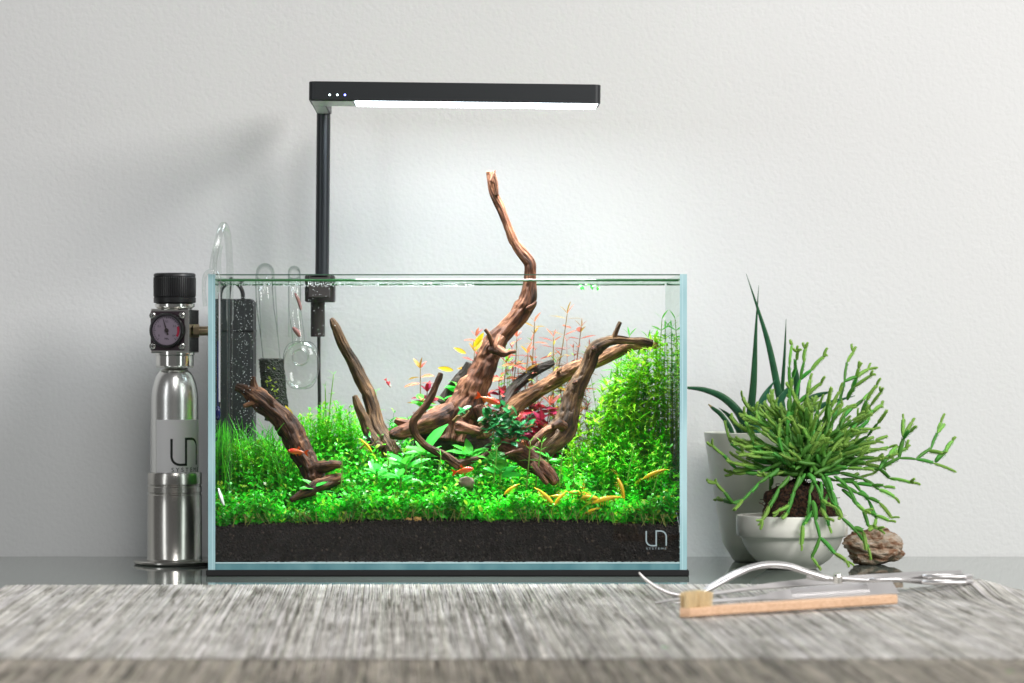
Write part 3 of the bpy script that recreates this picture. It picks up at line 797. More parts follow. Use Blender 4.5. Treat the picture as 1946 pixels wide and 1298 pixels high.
def whorls(nodes, meshes, Lp, t0=.25, up=.5, per=2, topup=1.4, flat=.55):
    out = []; a = RP.uniform(0, 6.28)
    for j in range(nodes):
        tt = t0 + (1 - t0) * j / max(1, nodes - 1); a += 1.57 + RP.uniform(-.3, .3)
        last = j == nodes - 1
        for k in range(per + (1 if last else 0)):
            b = a + 2 * math.pi * k / (per + (1 if last else 0))
            dr = Vector((math.cos(b), math.sin(b) * flat, topup if last else up + RP.uniform(-.35, .35)))
            out.append((tt, RP.choice(meshes), dr, Lp * RP.uniform(.7, 1.15) * (.75 if last else 1)))
    return out

G_RED = 'red leaved stem plants behind the driftwood'
reds = [  # base px, tip px/py, d, nodes, meshes, leaf px, label
    (1000, 780, 1016, 612, .17, 7, [M_NARROW_O, M_NARROW_O, M_RED], 26, 'tall stem with thin olive leaves right of the snaking trunk'),
    (1030, 780, 1078, 596, .175, 7, [M_NARROW_R, M_NARROW_R, M_NARROW_O], 30, 'tallest stem with thin pink tips in the middle of the red clump'),
    (1064, 790, 1105, 622, .18, 7, [M_NARROW_R, M_NARROW_O, M_RED], 26, 'pink tipped stem just left of the bent limb'),
    (968, 770, 982, 640, .165, 6, [M_RED, M_RED, M_NARROW_R], 26, 'pink leaved stem touching the right edge of the main trunk'),
    (942, 780, 962, 690, .165, 5, [M_RED, M_RED], 30, 'broad salmon leaved stem low beside the main trunk'),
    (985, 790, 1003, 672, .16, 5, [M_RED, M_RED, M_OLIVE], 30, 'salmon red leaved stem above the blackened stub'),
    (1010, 830, 1018, 760, .15, 5, [M_CRIM], 34, 'deep crimson plant under the pale tan limb'),
    (985, 820, 965, 755, .155, 4, [M_CRIM], 32, 'deep crimson plant behind the orange fish beside the trunk'),
    (1040, 840, 1046, 770, .15, 5, [M_CRIM, M_RED], 34, 'crimson plant tucked in the crook of the bent limb'),
    (1000, 840, 1030, 800, .14, 4, [M_CRIM], 30, 'dark crimson plant lowest of the red clump'),
    (880, 720, 902, 668, .17, 4, [M_OLIVE, M_RED], 30, 'olive yellow leaved stem left of the main trunk'),
    (800, 780, 799, 700, .16, 5, [M_OLIVE, M_RED, M_OLIVE], 26, 'olive leaved stem left of the curled root tip'),
    (795, 790, 812, 745, .165, 5, [M_CRIM], 28, 'small crimson plant behind the curled root'),
    (1070, 800, 1085, 730, .16, 5, [M_OLIVE, M_RED], 28, 'olive pink leaved stem behind the lower bent limb'),
    (1050, 790, 1052, 640, .178, 8, [M_NARROW_R, M_NARROW_R, M_RED], 26, 'thin pink stem between the tallest one and its left neighbour'),
    (1080, 800, 1122, 660, .19, 8, [M_NARROW_O, M_NARROW_R], 26, 'thin olive pink stem just behind the knee of the bent limb'),
    (925, 760, 905, 640, .185, 6, [M_NARROW_R, M_RED], 22, 'thin pink stem showing at the left edge of the main trunk'),
    (1015, 850, 988, 800, .13, 4, [M_CRIM, M_RED], 30, 'dark red plant between the tied clump and the pale tan limb'),
    (1055, 850, 1072, 792, .145, 4, [M_RED, M_OLIVE], 28, 'salmon leaved plant low behind the bent limb'),
    (960, 780, 948, 726, .17, 5, [M_CRIM, M_RED], 28, 'pinkish plant right behind the main trunk'),
    (1088, 760, 1058, 690, .18, 5, [M_NARROW_G, M_NARROW_O], 26, 'yellow green stem between the two right limbs'),
]
for (bx, by, tx, ty, d, nn, ms, Lp, lab) in reds:
    b = P(bx, 0, d); zy = HYP + (HCAM - soil_z(b.x, d)) * F_PX / (DCAM + d)
    stem_plant('red_stem_plant', lab, 'aquatic plant', G_RED, [(bx, zy, d), (bx + (tx - bx) * .3 + RP.uniform(-5, 5), zy + (ty - zy) * .4, d), (bx + (tx - bx) * .75, zy + (ty - zy) * .75, d), (tx, ty, d)],
               whorls(nn + 3, ms, Lp * 1.12, t0=.30, up=.25, per=3 if M_CRIM in ms else 2), STEM_R, 1.5)
G_BROAD = 'broad leaved green plants round the driftwood'
broads = [(770, 880, .055, 9, 52, 'largest pale green broad leaved plant left of the curled root'), (808, 858, .075, 7, 50, 'broad leaved plant with one upright leaf behind the curled root'),
          (715, 895, .045, 7, 40, 'pale broad leaved plant at the foot of the two pronged driftwood'), (602, 925, .035, 5, 42, 'small broad leaved plant at the foot of the left driftwood'),
          (893, 862, .06, 8, 54, 'broad leaved plant in the shade under the main trunk'), (950, 895, .04, 8, 48, 'broad leaved plant left of the low brown root'),
          (935, 872, .05, 7, 46, 'broad leaved plant above the front orange fish'), (1105, 925, .05, 6, 40, 'pale broad leaved plant behind the yellow shrimp cluster'),
          (1040, 865, .055, 4, 30, 'small broad leaved plant at the foot of the bent limb'), (760, 905, .035, 7, 42, 'low broad leaved plant in the carpet below the largest one')]
for (bx, by, d, nl, Lp, lab) in broads:
    lv = []
    for k in range(nl):
        a = 2 * math.pi * k / nl + RP.uniform(-.3, .3); e = .25 + .6 * (k % 3) / 2
        lv.append((.35 + .6 * k / nl, M_BROAD, Vector((math.cos(a), math.sin(a) * .6 - .25, e)), Lp * RP.uniform(.65, 1.05)))
    if 'upright' in lab: lv.append((1, M_BROAD, Vector((.55, -.1, 1)), 66))
    stem_plant('broad_leaf_plant', lab, 'aquatic plant', G_BROAD, [(bx, by + 22, d), (bx + 2, by + 8, d), (bx, by, d)], lv, STEM, 2.2)
G_ROUND = 'round leaved plants behind the trunk'
for (bx, by, d, nl, Lp, lab) in [(802, 765, .15, 7, 26, 'round leaved bright green plant behind the curled root'), (865, 735, .15, 7, 24, 'bright green leafy tuft on the dark limb left of the trunk'),
                                 (845, 765, .15, 6, 26, 'round leaved plant between the curled root and the trunk'), (775, 800, .15, 6, 24, 'small leafy plant above the left end of the trunk log')]:
    lv = [(.3 + .7 * k / nl, M_ROUND, Vector((math.cos(k * 2.4), math.sin(k * 2.4) * .6 - .2, RP.uniform(.1, .8))), Lp * RP.uniform(.7, 1.1)) for k in range(nl)]
    stem_plant('round_leaf_plant', lab, 'aquatic plant', G_ROUND, [(bx - 2, by + 25, d), (bx + 3, by + 8, d), (bx, by - 8, d)], lv, STEM, 1.6)
G_BUCE = 'dark small leaved plants tied to the driftwood'
for (bx, by, d, nl, Lp, lab) in [(958, 800, .055, 26, 22, 'dark green small leaved plant at the top of the tied clump'), (940, 815, .05, 24, 21, 'dark green small leaved plant above the thin root'),
                                 (985, 815, .05, 26, 22, 'dark green small leaved plant at the right of the tied clump'), (965, 832, .046, 24, 21, 'dark green small leaved plant at the bottom of the tied clump'),
                                 (925, 795, .062, 20, 21, 'dark green small leaved plant close to the main trunk'), (876, 788, .06, 5, 22, 'blue green sprig with two round leaves on the trunk log'),
                                 (945, 780, .066, 16, 19, 'dark green small leaved plant just below the orange fish'), (700, 842, .085, 7, 13, 'brownish green sprig beside the two pronged driftwood')]:
    lv = [(RP.uniform(.1, 1), M_DEEP, Vector((RP.uniform(-1, 1), RP.uniform(-.9, .3), RP.uniform(-.2, .9))), Lp * RP.uniform(.7, 1.15)) for k in range(nl)]
    stem_plant('small_leaf_plant', lab, 'aquatic plant', G_BUCE, [(bx - 16, by + 12, d), (bx - 5, by + 2, d), (bx + 6, by + 4, d), (bx + 16, by - 8, d)], lv, STEM_R, 1.8)
G_SHOOT = 'thin green shoots above the carpet'
shoots = [(620, 850, 634, 712, .15, 7, 18, 'tallest thin shoot behind the left driftwood'), (617, 850, 618, 735, .155, 4, 16, 'thin shoot left of the tallest one behind the driftwood'), (716, 815, 714, 745, .15, 4, 16, 'thin shoot just right of the two pronged driftwood'),
          (1000, 930, 1008, 840, .035, 5, 20, 'left shoot of the pair in front of the low brown root'), (1018, 925, 1030, 842, .035, 5, 20, 'right shoot of the pair in front of the low brown root'),
          (938, 920, 944, 852, .036, 5, 18, 'yellow green shoot beside the broad leaves at centre'), (1062, 925, 1068, 862, .038, 5, 18, 'shoot at the foot of the bent limb'),
          (798, 900, 800, 866, .04, 4, 17, 'thin shoot in front of the largest broad leaved plant'), (832, 900, 838, 866, .04, 4, 18, 'thin shoot under the curled root'),
          (648, 925, 650, 866, .035, 5, 14, 'shoot at the end of the left driftwood root'), (1090, 930, 1086, 858, .042, 5, 18, 'shoot right of the bent limb foot'), (886, 940, 890, 905, .03, 3, 14, 'tiny shoot beside the front orange fish'),
          (1240, 940, 1262, 880, .035, 5, 16, 'arching shoot at the right under the lone yellow shrimp'), (1190, 930, 1205, 850, .05, 6, 16, 'upright shoot in the right bush'), (735, 900, 738, 868, .04, 4, 14, 'small shoot beside the pale broad leaves')]
for (bx, by, tx, ty, d, nn, Lp, lab) in shoots:
    stem_plant('thin_shoot', lab, 'aquatic plant', G_SHOOT, [(bx, by, d), (bx + (tx - bx) * .3 + 2, by + (ty - by) * .5, d), (tx, ty, d)], whorls(nn, [M_SHOOT], Lp, t0=.2, up=.35), STEM, 1.6)
G_TALL = 'pale stems reaching the top of the right corner'
tall_lab = [w + ' pale narrow leaved stem, counted from the left end of the right back corner' for w in ('first', 'second', 'third', 'fourth', 'fifth', 'sixth', 'seventh', 'eighth', 'ninth')] + ['tallest pale narrow leaved stem standing straight up in the right back corner', 'next to last pale narrow leaved stem before the right side glass', 'last pale narrow leaved stem right against the right side glass']
for i in range(12):
    bx = 1150 + 11.5 * i; d = .15 + .006 * (i % 6); tx = bx + RP.uniform(-14, 12); ty = 680 - 62 * min(1, (bx - 1150) / 90) + RP.uniform(-4, 45)
    if i == 9: tx, ty = 1258, 607
    tx = min(tx, 1272)
    b = P(bx, 0, d); zy = HYP + (HCAM - soil_z(b.x, d)) * F_PX / (DCAM + d)
    stem_plant('tall_stem_plant', tall_lab[i], 'aquatic plant', G_TALL, [(bx, zy, d), (bx + RP.uniform(-8, 8), zy + (ty - zy) * .5, d), (tx, ty, d)],
               whorls(9, [M_NARROW_G], 30, t0=.45, up=.4), STEM, 1.4)
def loose_leaf(label, px0, py0, px1, py1, d):
    a, b = P(px0, py0, d), P(px1, py1, d); L = (b - a).length
    o = place('yellow_leaf', M_YEL, None, frame(a, b - a, (.3, -1, .2), L, L, L)); tag(o, label, 'leaf', 'yellowed leaves caught on the driftwood')
loose_leaf('yellow leaf caught against the upper left edge of the main trunk', 900, 660, 920, 632, .085)
loose_leaf('yellow leaf behind the left driftwood beside the sponge', 558, 800, 543, 770, .09)
loose_leaf('yellow leaf at the far left of the red stems beside the trunk', 886, 672, 862, 660, .13)
loose_leaf('olive yellow leaf pointing left below the upper yellow leaf', 862, 704, 832, 698, .13)
t = thing('floating_sprig', 'little light green sprig floating under the water surface at right', 'aquatic plant', tuple(P(1112, 545, .05)))
for k in range(9):
    q = P(1112 + RP.uniform(-12, 34), 541 + RP.uniform(-1, 3), .05 + RP.uniform(0, .02)); dr = Vector((RP.uniform(-1, 1), RP.uniform(-1, 0), RP.uniform(-1.2, .1)))
    place('leaf', M_ROUND, t, frame(q, dr, (0, -.6, 1), *(3 * [S(10, .05)])))

# ------------------------------------------------------------------ animals
def fish(label, head, tail, d, up=(0, -.1, 1), col=((0.55, 0.10, 0.01), (0.62, 0.02, 0.01)), scale=1.0):
    a, b = P(*tail, d), P(*head, d); L = (b - a).length * scale * .93
    t = thing('fish', label, 'fish', tuple((a + b) / 2), 'small fish in the aquarium')
    Mx = frame((a + b) / 2, b - a, up, L, L, L)
    m = MB(); prof = [(-.30, .030, .020), (-.22, .045, .03), (-.12, .085, .05), (0, .13, .07), (.12, .155, .08), (.24, .15, .082), (.34, .125, .075), (.42, .09, .06), (.475, .05, .04), (.5, .012, .012)]
    v, f, c = [], [], []
    sg = 14
    for (x, h, w) in prof:
        for k in range(sg):
            th = 2 * math.pi * k / sg; z = math.sin(th) * h; v.append(tuple(Mx @ Vector((x, math.cos(th) * w, z * .86))))
            s = max(0, min(1, (x - .1) / .25)); cc = Vector(col[0]).lerp(Vector(col[1]), s * (1 if z > -.02 else .4)); 
            if z < -h * .6: cc = cc * 1.3 + Vector((.12, .09, .03))
            if -.05 < z / h < .25 and x < .2: cc = cc * .75
            c.append(tuple(cc))
    for i in range(len(prof) - 1):
        for k in range(sg): k2 = (k + 1) % sg; f.append((i * sg + k, i * sg + k2, (i + 1) * sg + k2, (i + 1) * sg + k))
    m.add(v, f, np.array(c)); m.build('body', FISHM, t, sharp=None)
    def fin(name, pts, thick=.006):
        m = MB(); n = len(pts); v = [tuple(Mx @ Vector((p[0], sgn * thick, p[1]))) for sgn in (-1, 1) for p in pts]
        f = [tuple(range(n)), tuple(range(2 * n - 1, n - 1, -1))] + [(i, i + n, (i + 1) % n + n, (i + 1) % n) for i in range(n)]
        m.add(v, f, np.array(col[0]) * 1.0); m.build(name, FINM, t, smooth=False)
    fin('tail_fin', [(-.27, .028), (-.27, -.028), (-.40, -.13), (-.5, -.15), (-.43, -.02), (-.43, .02), (-.5, .15), (-.40, .13)])
    fin('dorsal_fin', [(.08, .135), (-.02, .12), (-.09, .19), (-.03, .26), (.01, .25)])
    fin('anal_fin', [(-.02, -.11), (-.2, -.045), (-.2, -.09), (-.06, -.19)])
    fin('pelvic_fin', [(.14, -.14), (.06, -.13), (.04, -.22)])
    for sgn in (-1, 1):
        m = MB(); m.sphere(tuple(Mx @ Vector((.41, sgn * .052, .02))), .030 * L, 10, 8, col=(.8, .35, .2)); e = m.build('eye', EYEW, t)
        m = MB(); m.sphere(tuple(Mx @ Vector((.413, sgn * .068, .02))), .019 * L, 8, 6); m.build('pupil', INK, e)
    return t
FISHM = mat_col('fish_skin', 0.28, 0.6, 0.15); EYEW = pbr('fish_eye', (0.75, 0.42, 0.30), 0.15)
FINM = mat_leaf('fish_fin', None, .4, .6)
fish('orange fish facing left in front of the left driftwood', (545, 856), (588, 861), .045)
fish('orange red fish facing right at the front below the curled root', (902, 890), (856, 899), .025)
fish('orange fish heading down right in front of the main trunk', (952, 768), (902, 750), .055)
fish('small white fish with a red tail beside the two pronged driftwood', (743, 736), (732, 720), .08, (.6, -.5, .5), ((0.75, 0.03, 0.05), (0.85, 0.83, 0.84)), 1.15)

SHR = mat_col('shrimp_shell', 0.3, 0.5, 0.25)
def shrimp_meshes(colr):
    m = MB(); pts, rad = [], []
    for i in range(15):
        t = i / 14
        pts.append((0.5 - t, 0, .10 * math.sin(math.pi * (.15 + .75 * t)) - .03))
        rad.append(.02 + .085 * math.sin(math.pi * min(1, (t * .9 + .07))) ** .9 * (1 - .45 * t) * (1 + .10 * math.sin(t * 44)))
    m.tube(pts, rad, 10, colr); body = m.mesh('body'); body.materials.append(SHR)
    m = MB()
    m.leaves([(-.46, 0, .0)] * 3, [(-1, .25, -.2), (-1, 0, -.25), (-1, -.25, -.2)], [(0, 0, 1)] * 3, [.17] * 3, [.09] * 3, [0.1] * 3, [colr] * 3); tf = m.mesh('tail_fan'); tf.materials.append(SHR)
    m = MB()
    for s in (-1, 1): m.tube([tuple(p) for p in catmull([(.48, s * .02, .02), (.62, s * .1, .06), (.8, s * .16, .0), (.98, s * .2, -.1)], 4)], .005, 4, np.array(colr) * 1.1)
    an = m.mesh('antennae'); an.materials.append(SHR)
    m = MB()
    for k in range(5):
        for s in (-1, 1):
            x = .3 - .09 * k; m.tube([(x, s * .03, -.02), (x + .03, s * .08, -.11), (x + .06, s * .06, -.17)], [.011, .008, .004], 4, colr)
    for k in range(4):
        for s in (-1, 1): m.tube([(-.12 - .08 * k, s * .03, -.02), (-.14 - .08 * k, s * .04, -.10)], [.014, .005], 4, colr)
    lg = m.mesh('legs'); lg.materials.append(SHR)
    m = MB()
    for s in (-1, 1): m.sphere((.45, s * .042, .015), .018, 6, 5)
    ey = m.mesh('eyes'); ey.materials.append(INK)
    m = MB(); m.sphere((.22, 0, .055), .065, 8, 6, (1.25, .8, .6), (.22, .10, .01)); sd = m.mesh('saddle'); sd.materials.append(SHR)
    return [('body', body), ('tail_fan', tf), ('antennae', an), ('legs', lg), ('eyes', ey), ('saddle', sd)]
SY = shrimp_meshes((0.66, 0.42, 0.012)); SR = shrimp_meshes((0.50, 0.10, 0.05))
def shrimp(label, head, tail, d, ms=SY, up=(0, -.2, 1), group='yellow shrimp in the aquarium'):
    a, b = P(*tail, d), P(*head, d + RP.uniform(-.001, .002)); L = (b - a).length * 1.06
    t = thing('shrimp', label, 'shrimp', tuple((a + b) / 2), group)
    Mx = frame((a + b) / 2, b - a, up, L, L, L)
    for n_, me in ms: place(n_, me, t, Mx)
SD = .0105
shrimp('yellow shrimp farthest left on the carpet, alone below the low root', (959, 940), (984, 921), SD)
shrimp('yellow shrimp slanting down right at the left end of the cluster', (1052, 963), (1021, 930), SD)
shrimp('yellow shrimp slanting down left, second from the left of the cluster', (1054, 961), (1074, 936), SD - .001)
shrimp('yellow shrimp standing upright at the back of the cluster', (1110, 940), (1109, 915), SD + .004, up=(-1, -.3, 0))
shrimp('yellow shrimp lying flat at the back of the cluster', (1082, 937), (1128, 944), SD + .004)
shrimp('yellow shrimp lying flat in the middle of the cluster', (1098, 946), (1144, 950), SD - .001)
shrimp('yellow shrimp at the right end of the cluster with its tail raised', (1127, 957), (1178, 945), SD - .0015)
shrimp('yellow shrimp climbing upright right of the cluster', (1173, 910), (1186, 947), SD, up=(1, -.3, .2))
shrimp('yellow shrimp alone in the right bush near the side glass', (1225, 910), (1264, 893), .025)
shrimp('yellow shrimp in front below the cluster', (1112, 976), (1139, 966), .0088)
shrimp('small yellow shrimp farthest right in the carpet', (1257, 948), (1278, 943), .016)
shrimp('pale yellow shrimp half hidden at the left back of the cluster', (1084, 947), (1048, 943), SD + .006)
shrimp('yellow shrimp at the foot of the two pronged driftwood', (705, 858), (686, 836), .07)
shrimp('small reddish shrimp in the left carpet below the glass tube', (478, 955), (452, 956), .03, SR, group='red shrimp in the aquarium')

def snail(label, px, py, r, d):
    c = P(px, py, d); R = S(r, d); t = thing('snail', label, 'snail', tuple(c), 'tan snails at the soil line')
    m = MB(); v, f = [], []
    n, sg = 46, 10
    for i in range(n):
        t_ = i / (n - 1); a = t_ * 4.2 * math.pi; rr = R * (.10 + .62 * t_ ** 1.2); tr = R * (.06 + .42 * t_)
        cx, cz = math.cos(a) * rr * .8, math.sin(a) * rr * .8; y = -R * .55 * (1 - t_)
        for k in range(sg):
            b = 2 * math.pi * k / sg; v.append((c.x + cx + math.cos(a) * math.cos(b) * tr, c.y + y + math.sin(b) * tr, c.z + cz + math.sin(a) * math.cos(b) * tr))
    for i in range(n - 1):
        for k in range(sg): k2 = (k + 1) % sg; f.append((i * sg + k, (i + 1) * sg + k, (i + 1) * sg + k2, i * sg + k2))
    m.add(v, f, (0.46, 0.28, 0.07)); m.build('shell', SNAIL, t, sharp=None)
    m = MB(); m.sphere((c.x, c.y + R * .1, c.z - R * .75), R * .7, 10, 6, (1.5, .7, .35), (0.12, 0.08, 0.04)); m.build('foot', SNAIL, t)
def mat_snail():
    m, nt, b = new_mat('snail_shell'); b.inputs['Roughness'].default_value = .35
    at = N(nt, 'ShaderNodeAttribute', attribute_name='Col'); tc = N(nt, 'ShaderNodeTexCoord')
    nz = N(nt, 'ShaderNodeTexNoise', Scale=900.0, Detail=2.0); nt.links.new(tc.outputs['Object'], nz.inputs['Vector'])
    r = ramp(nt, nz.outputs['Fac'], [(.38, (.25, .2, .15)), (.5, (1, 1, 1))]); mx = N(nt, 'ShaderNodeMixRGB', blend_type='MULTIPLY'); mx.inputs['Fac'].default_value = 1
    nt.links.new(at.outputs['Color'], mx.inputs['Color1']); nt.links.new(r.outputs['Color'], mx.inputs['Color2']); nt.links.new(mx.outputs['Color'], b.inputs['Base Color'])
    return m
SNAIL = mat_snail()
snail('smaller left one of the two tan snails at the soil line', 776, 988, 7.5, .011)
snail('larger right one of the two tan snails at the soil line', 792, 987, 9.5, .011)
c = P(887, 917, .03)
def rough_stone(m, c, rx, ry, rz, seed, col, amp=.28, seg=40, rings=26, freq=1.0):
    v, f = [], []
    for j in range(rings + 1):
        th = math.pi * j / rings
        for i in range(seg):
            a = 2 * math.pi * i / seg; p = Vector((math.sin(th) * math.cos(a), math.sin(th) * math.sin(a), math.cos(th)))
            cell = noise.cell(p * 1.7 * freq + Vector((seed, 0, 0))); q = noise.noise(p * 1.6 * freq + Vector((seed, 2, 0))); q2 = noise.noise(p * 5 * freq + Vector((seed, 7, 0))); q3 = noise.noise(Vector((p.x * 3, p.y * 3, p.z * 14)) + Vector((seed, 1, 3)))
            r = 1 + amp * q + amp * .3 * q2 + amp * .22 * q3
            v.append((c[0] + p.x * rx * r, c[1] + p.y * ry * r, c[2] + p.z * rz * r))
    for j in range(rings):
        for i in range(seg): i2 = (i + 1) % seg; f.append((j * seg + i, (j + 1) * seg + i, (j + 1) * seg + i2, j * seg + i2))
    m.add(v, f, col)
m = MB(); rough_stone(m, c, S(17, .03), S(14, .03), S(11, .03), 4, (.2, .15, .11), seg=20, rings=14)
tag(m.build('pebble', pbr('pebble_brown', (.16, .12, .085), .8), sharp=None), 'small grey brown stone in the carpet below the front orange fish', 'stone')

# ------------------------------------------------------------------ lamp
def build_lamp():
    zc = lambda px: 154 + (px - 587) / 555 * 6.5       # the head droops a little to the right
    d0, d1 = 0.055, 0.130
    base = P(614, 548, .247); base.z = ZT - .04
    t = thing('aquarium_lamp', 'black clip on light bar glowing white above the aquarium', 'lamp', tuple(base))
    A, B = P(587, 154, d0), P(1142, 160.5, d0); ang = math.atan2(A.z - B.z, B.x - A.x)
    L = (B - A).length; Hh = S(36, d0); W = d1 - d0
    M = Matrix.Translation(A) @ Matrix.Rotation(ang, 4, 'Y')
    # rounded-corner bar (outline in plan, extruded)
    def bar(x0, x1, y0, y1, z0, z1, r):
        m = MB(); o = []
        for cx, cy, a0 in ((x1 - r, y1 - r, 0), (x0 + r, y1 - r, 90), (x0 + r, y0 + r, 180), (x1 - r, y0 + r, 270)):
            for k in range(7): a = math.radians(a0 + 15 * k); o.append((cx + r * math.cos(a), cy + r * math.sin(a)))
        n = len(o); e = .0006; v = []
        cxm, cym = (x0 + x1) / 2, (y0 + y1) / 2
        for z, ins in ((z0, e), (z0 + e, 0), (z1 - e, 0), (z1, e)):
            for (x, y) in o: v.append(tuple(M @ Vector((x + (e if ins and x < cxm else -e if ins else 0), y + (e if ins and y < cym else -e if ins else 0), z))))
        f = [tuple(range(n - 1, -1, -1)), tuple(range(3 * n, 4 * n))]
        for j in range(3):
            for i in range(n): i2 = (i + 1) % n; f.append((j * n + i, j * n + i2, (j + 1) * n + i2, (j + 1) * n + i))
        m.add(v, f); return m
    bar(0, L, 0, W, -Hh, 0, .006).build('light_bar', LAMPM, t)
    m = MB(); zz = -Hh - .0006
    v = [tuple(M @ Vector(p)) for p in ((.0022, .0022, zz), (.043, .0022, zz), (.043, W - .0022, zz), (.0022, W - .0022, zz))]; m.add(v, [(3, 2, 1, 0)])
    m.build('underside_plate', LAMPU, t, smooth=False)
    m = MB(); v = [tuple(M @ Vector(p)) for p in ((.044, .0022, zz), (L - .0025, .0022, zz), (L - .0025, W - .0022, zz), (.044, W - .0022, zz))]; m.add(v, [(3, 2, 1, 0)])
    m.build('led_panel', LED, t, smooth=False)
    l = bpy.data.lights.new('led_beam', 'AREA'); l.shape = 'RECTANGLE'; l.size = L - .05; l.size_y = W - .01; l.energy = 1.9; l.color = (.93, .97, 1.0); l.spread = math.radians(78)
    lo = bpy.data.objects.new('led_beam', l); COL.objects.link(lo); lo.matrix_basis = M @ Matrix.Translation((L / 2 + .02, W / 2, -Hh - .0012))
    # arm back to the pole
    x0 = P(601, 0, .247).x - A.x; x1 = x0 + S(27, .247)
    bar(.0004, x1 + .001, W + .0003, .262 - d0, -Hh, -.0004, .004).build('arm', LAMPM, t)
    m = MB(); zz = -Hh - .0005
    m.add([tuple(M @ Vector(p)) for p in ((.002, W + .002, zz), (x1 - .001, W + .002, zz), (x1 - .001, .184, zz), (.002, .184, zz))], [(3, 2, 1, 0)]); m.build('underside_plate', LAMPU, t, smooth=False)
    # pole
    a = P(615, 214, .247); b = P(612, 540, .247); m = MB()
    m.tube([tuple(a), tuple(a.lerp(b, .5)), tuple(b)], S(13.2, .247), 20); m.build('pole', POLE, t)
    # clamp over the back rim, lower sleeve and cord
    ca, cb = P(580, 523, .232), P(636, 574, .232)
    m = MB(); m.rbox(ca.x, cb.x, .2215, .262, cb.z, ca.z, .0012); m.build('clamp', CLAMP, t, smooth=False)
    m = MB(); m.rbox(ca.x + .004, cb.x - .004, .2065, .2135, cb.z + .004, ca.z + .0005, .0008); m.build('clamp_jaw', CLAMP, t, smooth=False)
    m = MB(); m.rbox(ca.x + .006, cb.x - .006, .2065, .245, ZT + .0006, ZT + .004, .0008); m.build('clamp_bridge', CLAMP, t, smooth=False)
    m = MB(); c0 = P(604, 574, .245); m.lathe([(.0001, -S(66, .245)), (S(13, .245), -S(66, .245)), (S(13.6, .245), -S(64, .245)), (S(13.6, .245), 0)], c0, 24); m.build('sleeve', CLAMP, t)
    pts = catmull([tuple(P(606, 640, .245)), tuple(P(606, 700, .25)), tuple(P(607, 780, .255)), tuple(P(603, 900, .26)), tuple(P(600, 1020, .26))], 6)
    m = MB(); m.tube([tuple(p) for p in pts], S(3.4, .25), 8); m.build('cord', BLACKP, t)
    for px, mt in ((626.5, PILOT_W), (641, PILOT_W), (655.5, PILOT_B)):
        q = P(px, 180.3, d0); m = MB(); m.sphere((q.x, q.y - .0002, q.z), S(1.9, d0), 10, 6, (1, .35, 1)); m.build('indicator', mt, t)
build_lamp()

# ------------------------------------------------------------------ glassware and filter on the left
def clear_tube(name, pts, r, mat, parent, seg=16, sub=6):
    m = MB(); C = catmull([tuple(p) for p in pts], sub); m.tube([tuple(c) for c in C], r, seg, cap=False); return m.build(name, mat, parent, sharp=None)
def build_filter():
    a, b = P(432, 568, .232), P(481, 568, .232); t = thing('filter', 'tall black box filter standing behind the aquarium at left', 'filter', ((a.x + b.x) / 2, .262, 0))
    m = MB(); m.rbox(a.x, b.x, .232, .292, .0, a.z, .003); m.build('housing', BLACKM, t, smooth=False)
    m = MB(); m.rbox(a.x - .001, b.x + .001, .230, .294, a.z - S(62, .232), a.z - S(59, .232), .0008); m.build('lid_seam', BLACKP, t, smooth=False)
    m = MB(); m.tube([tuple(c) for c in catmull([tuple(P(462, 569, .25)), tuple(P(461, 556, .25)), tuple(P(456, 545, .25)), tuple(P(444, 536, .26)), tuple(P(436, 545, .275)), tuple(P(428, 700, .285)), tuple(P(424, 1000, .285))], 6)], S(4, .25), 8); m.build('cord', BLACKP, t)
build_filter()
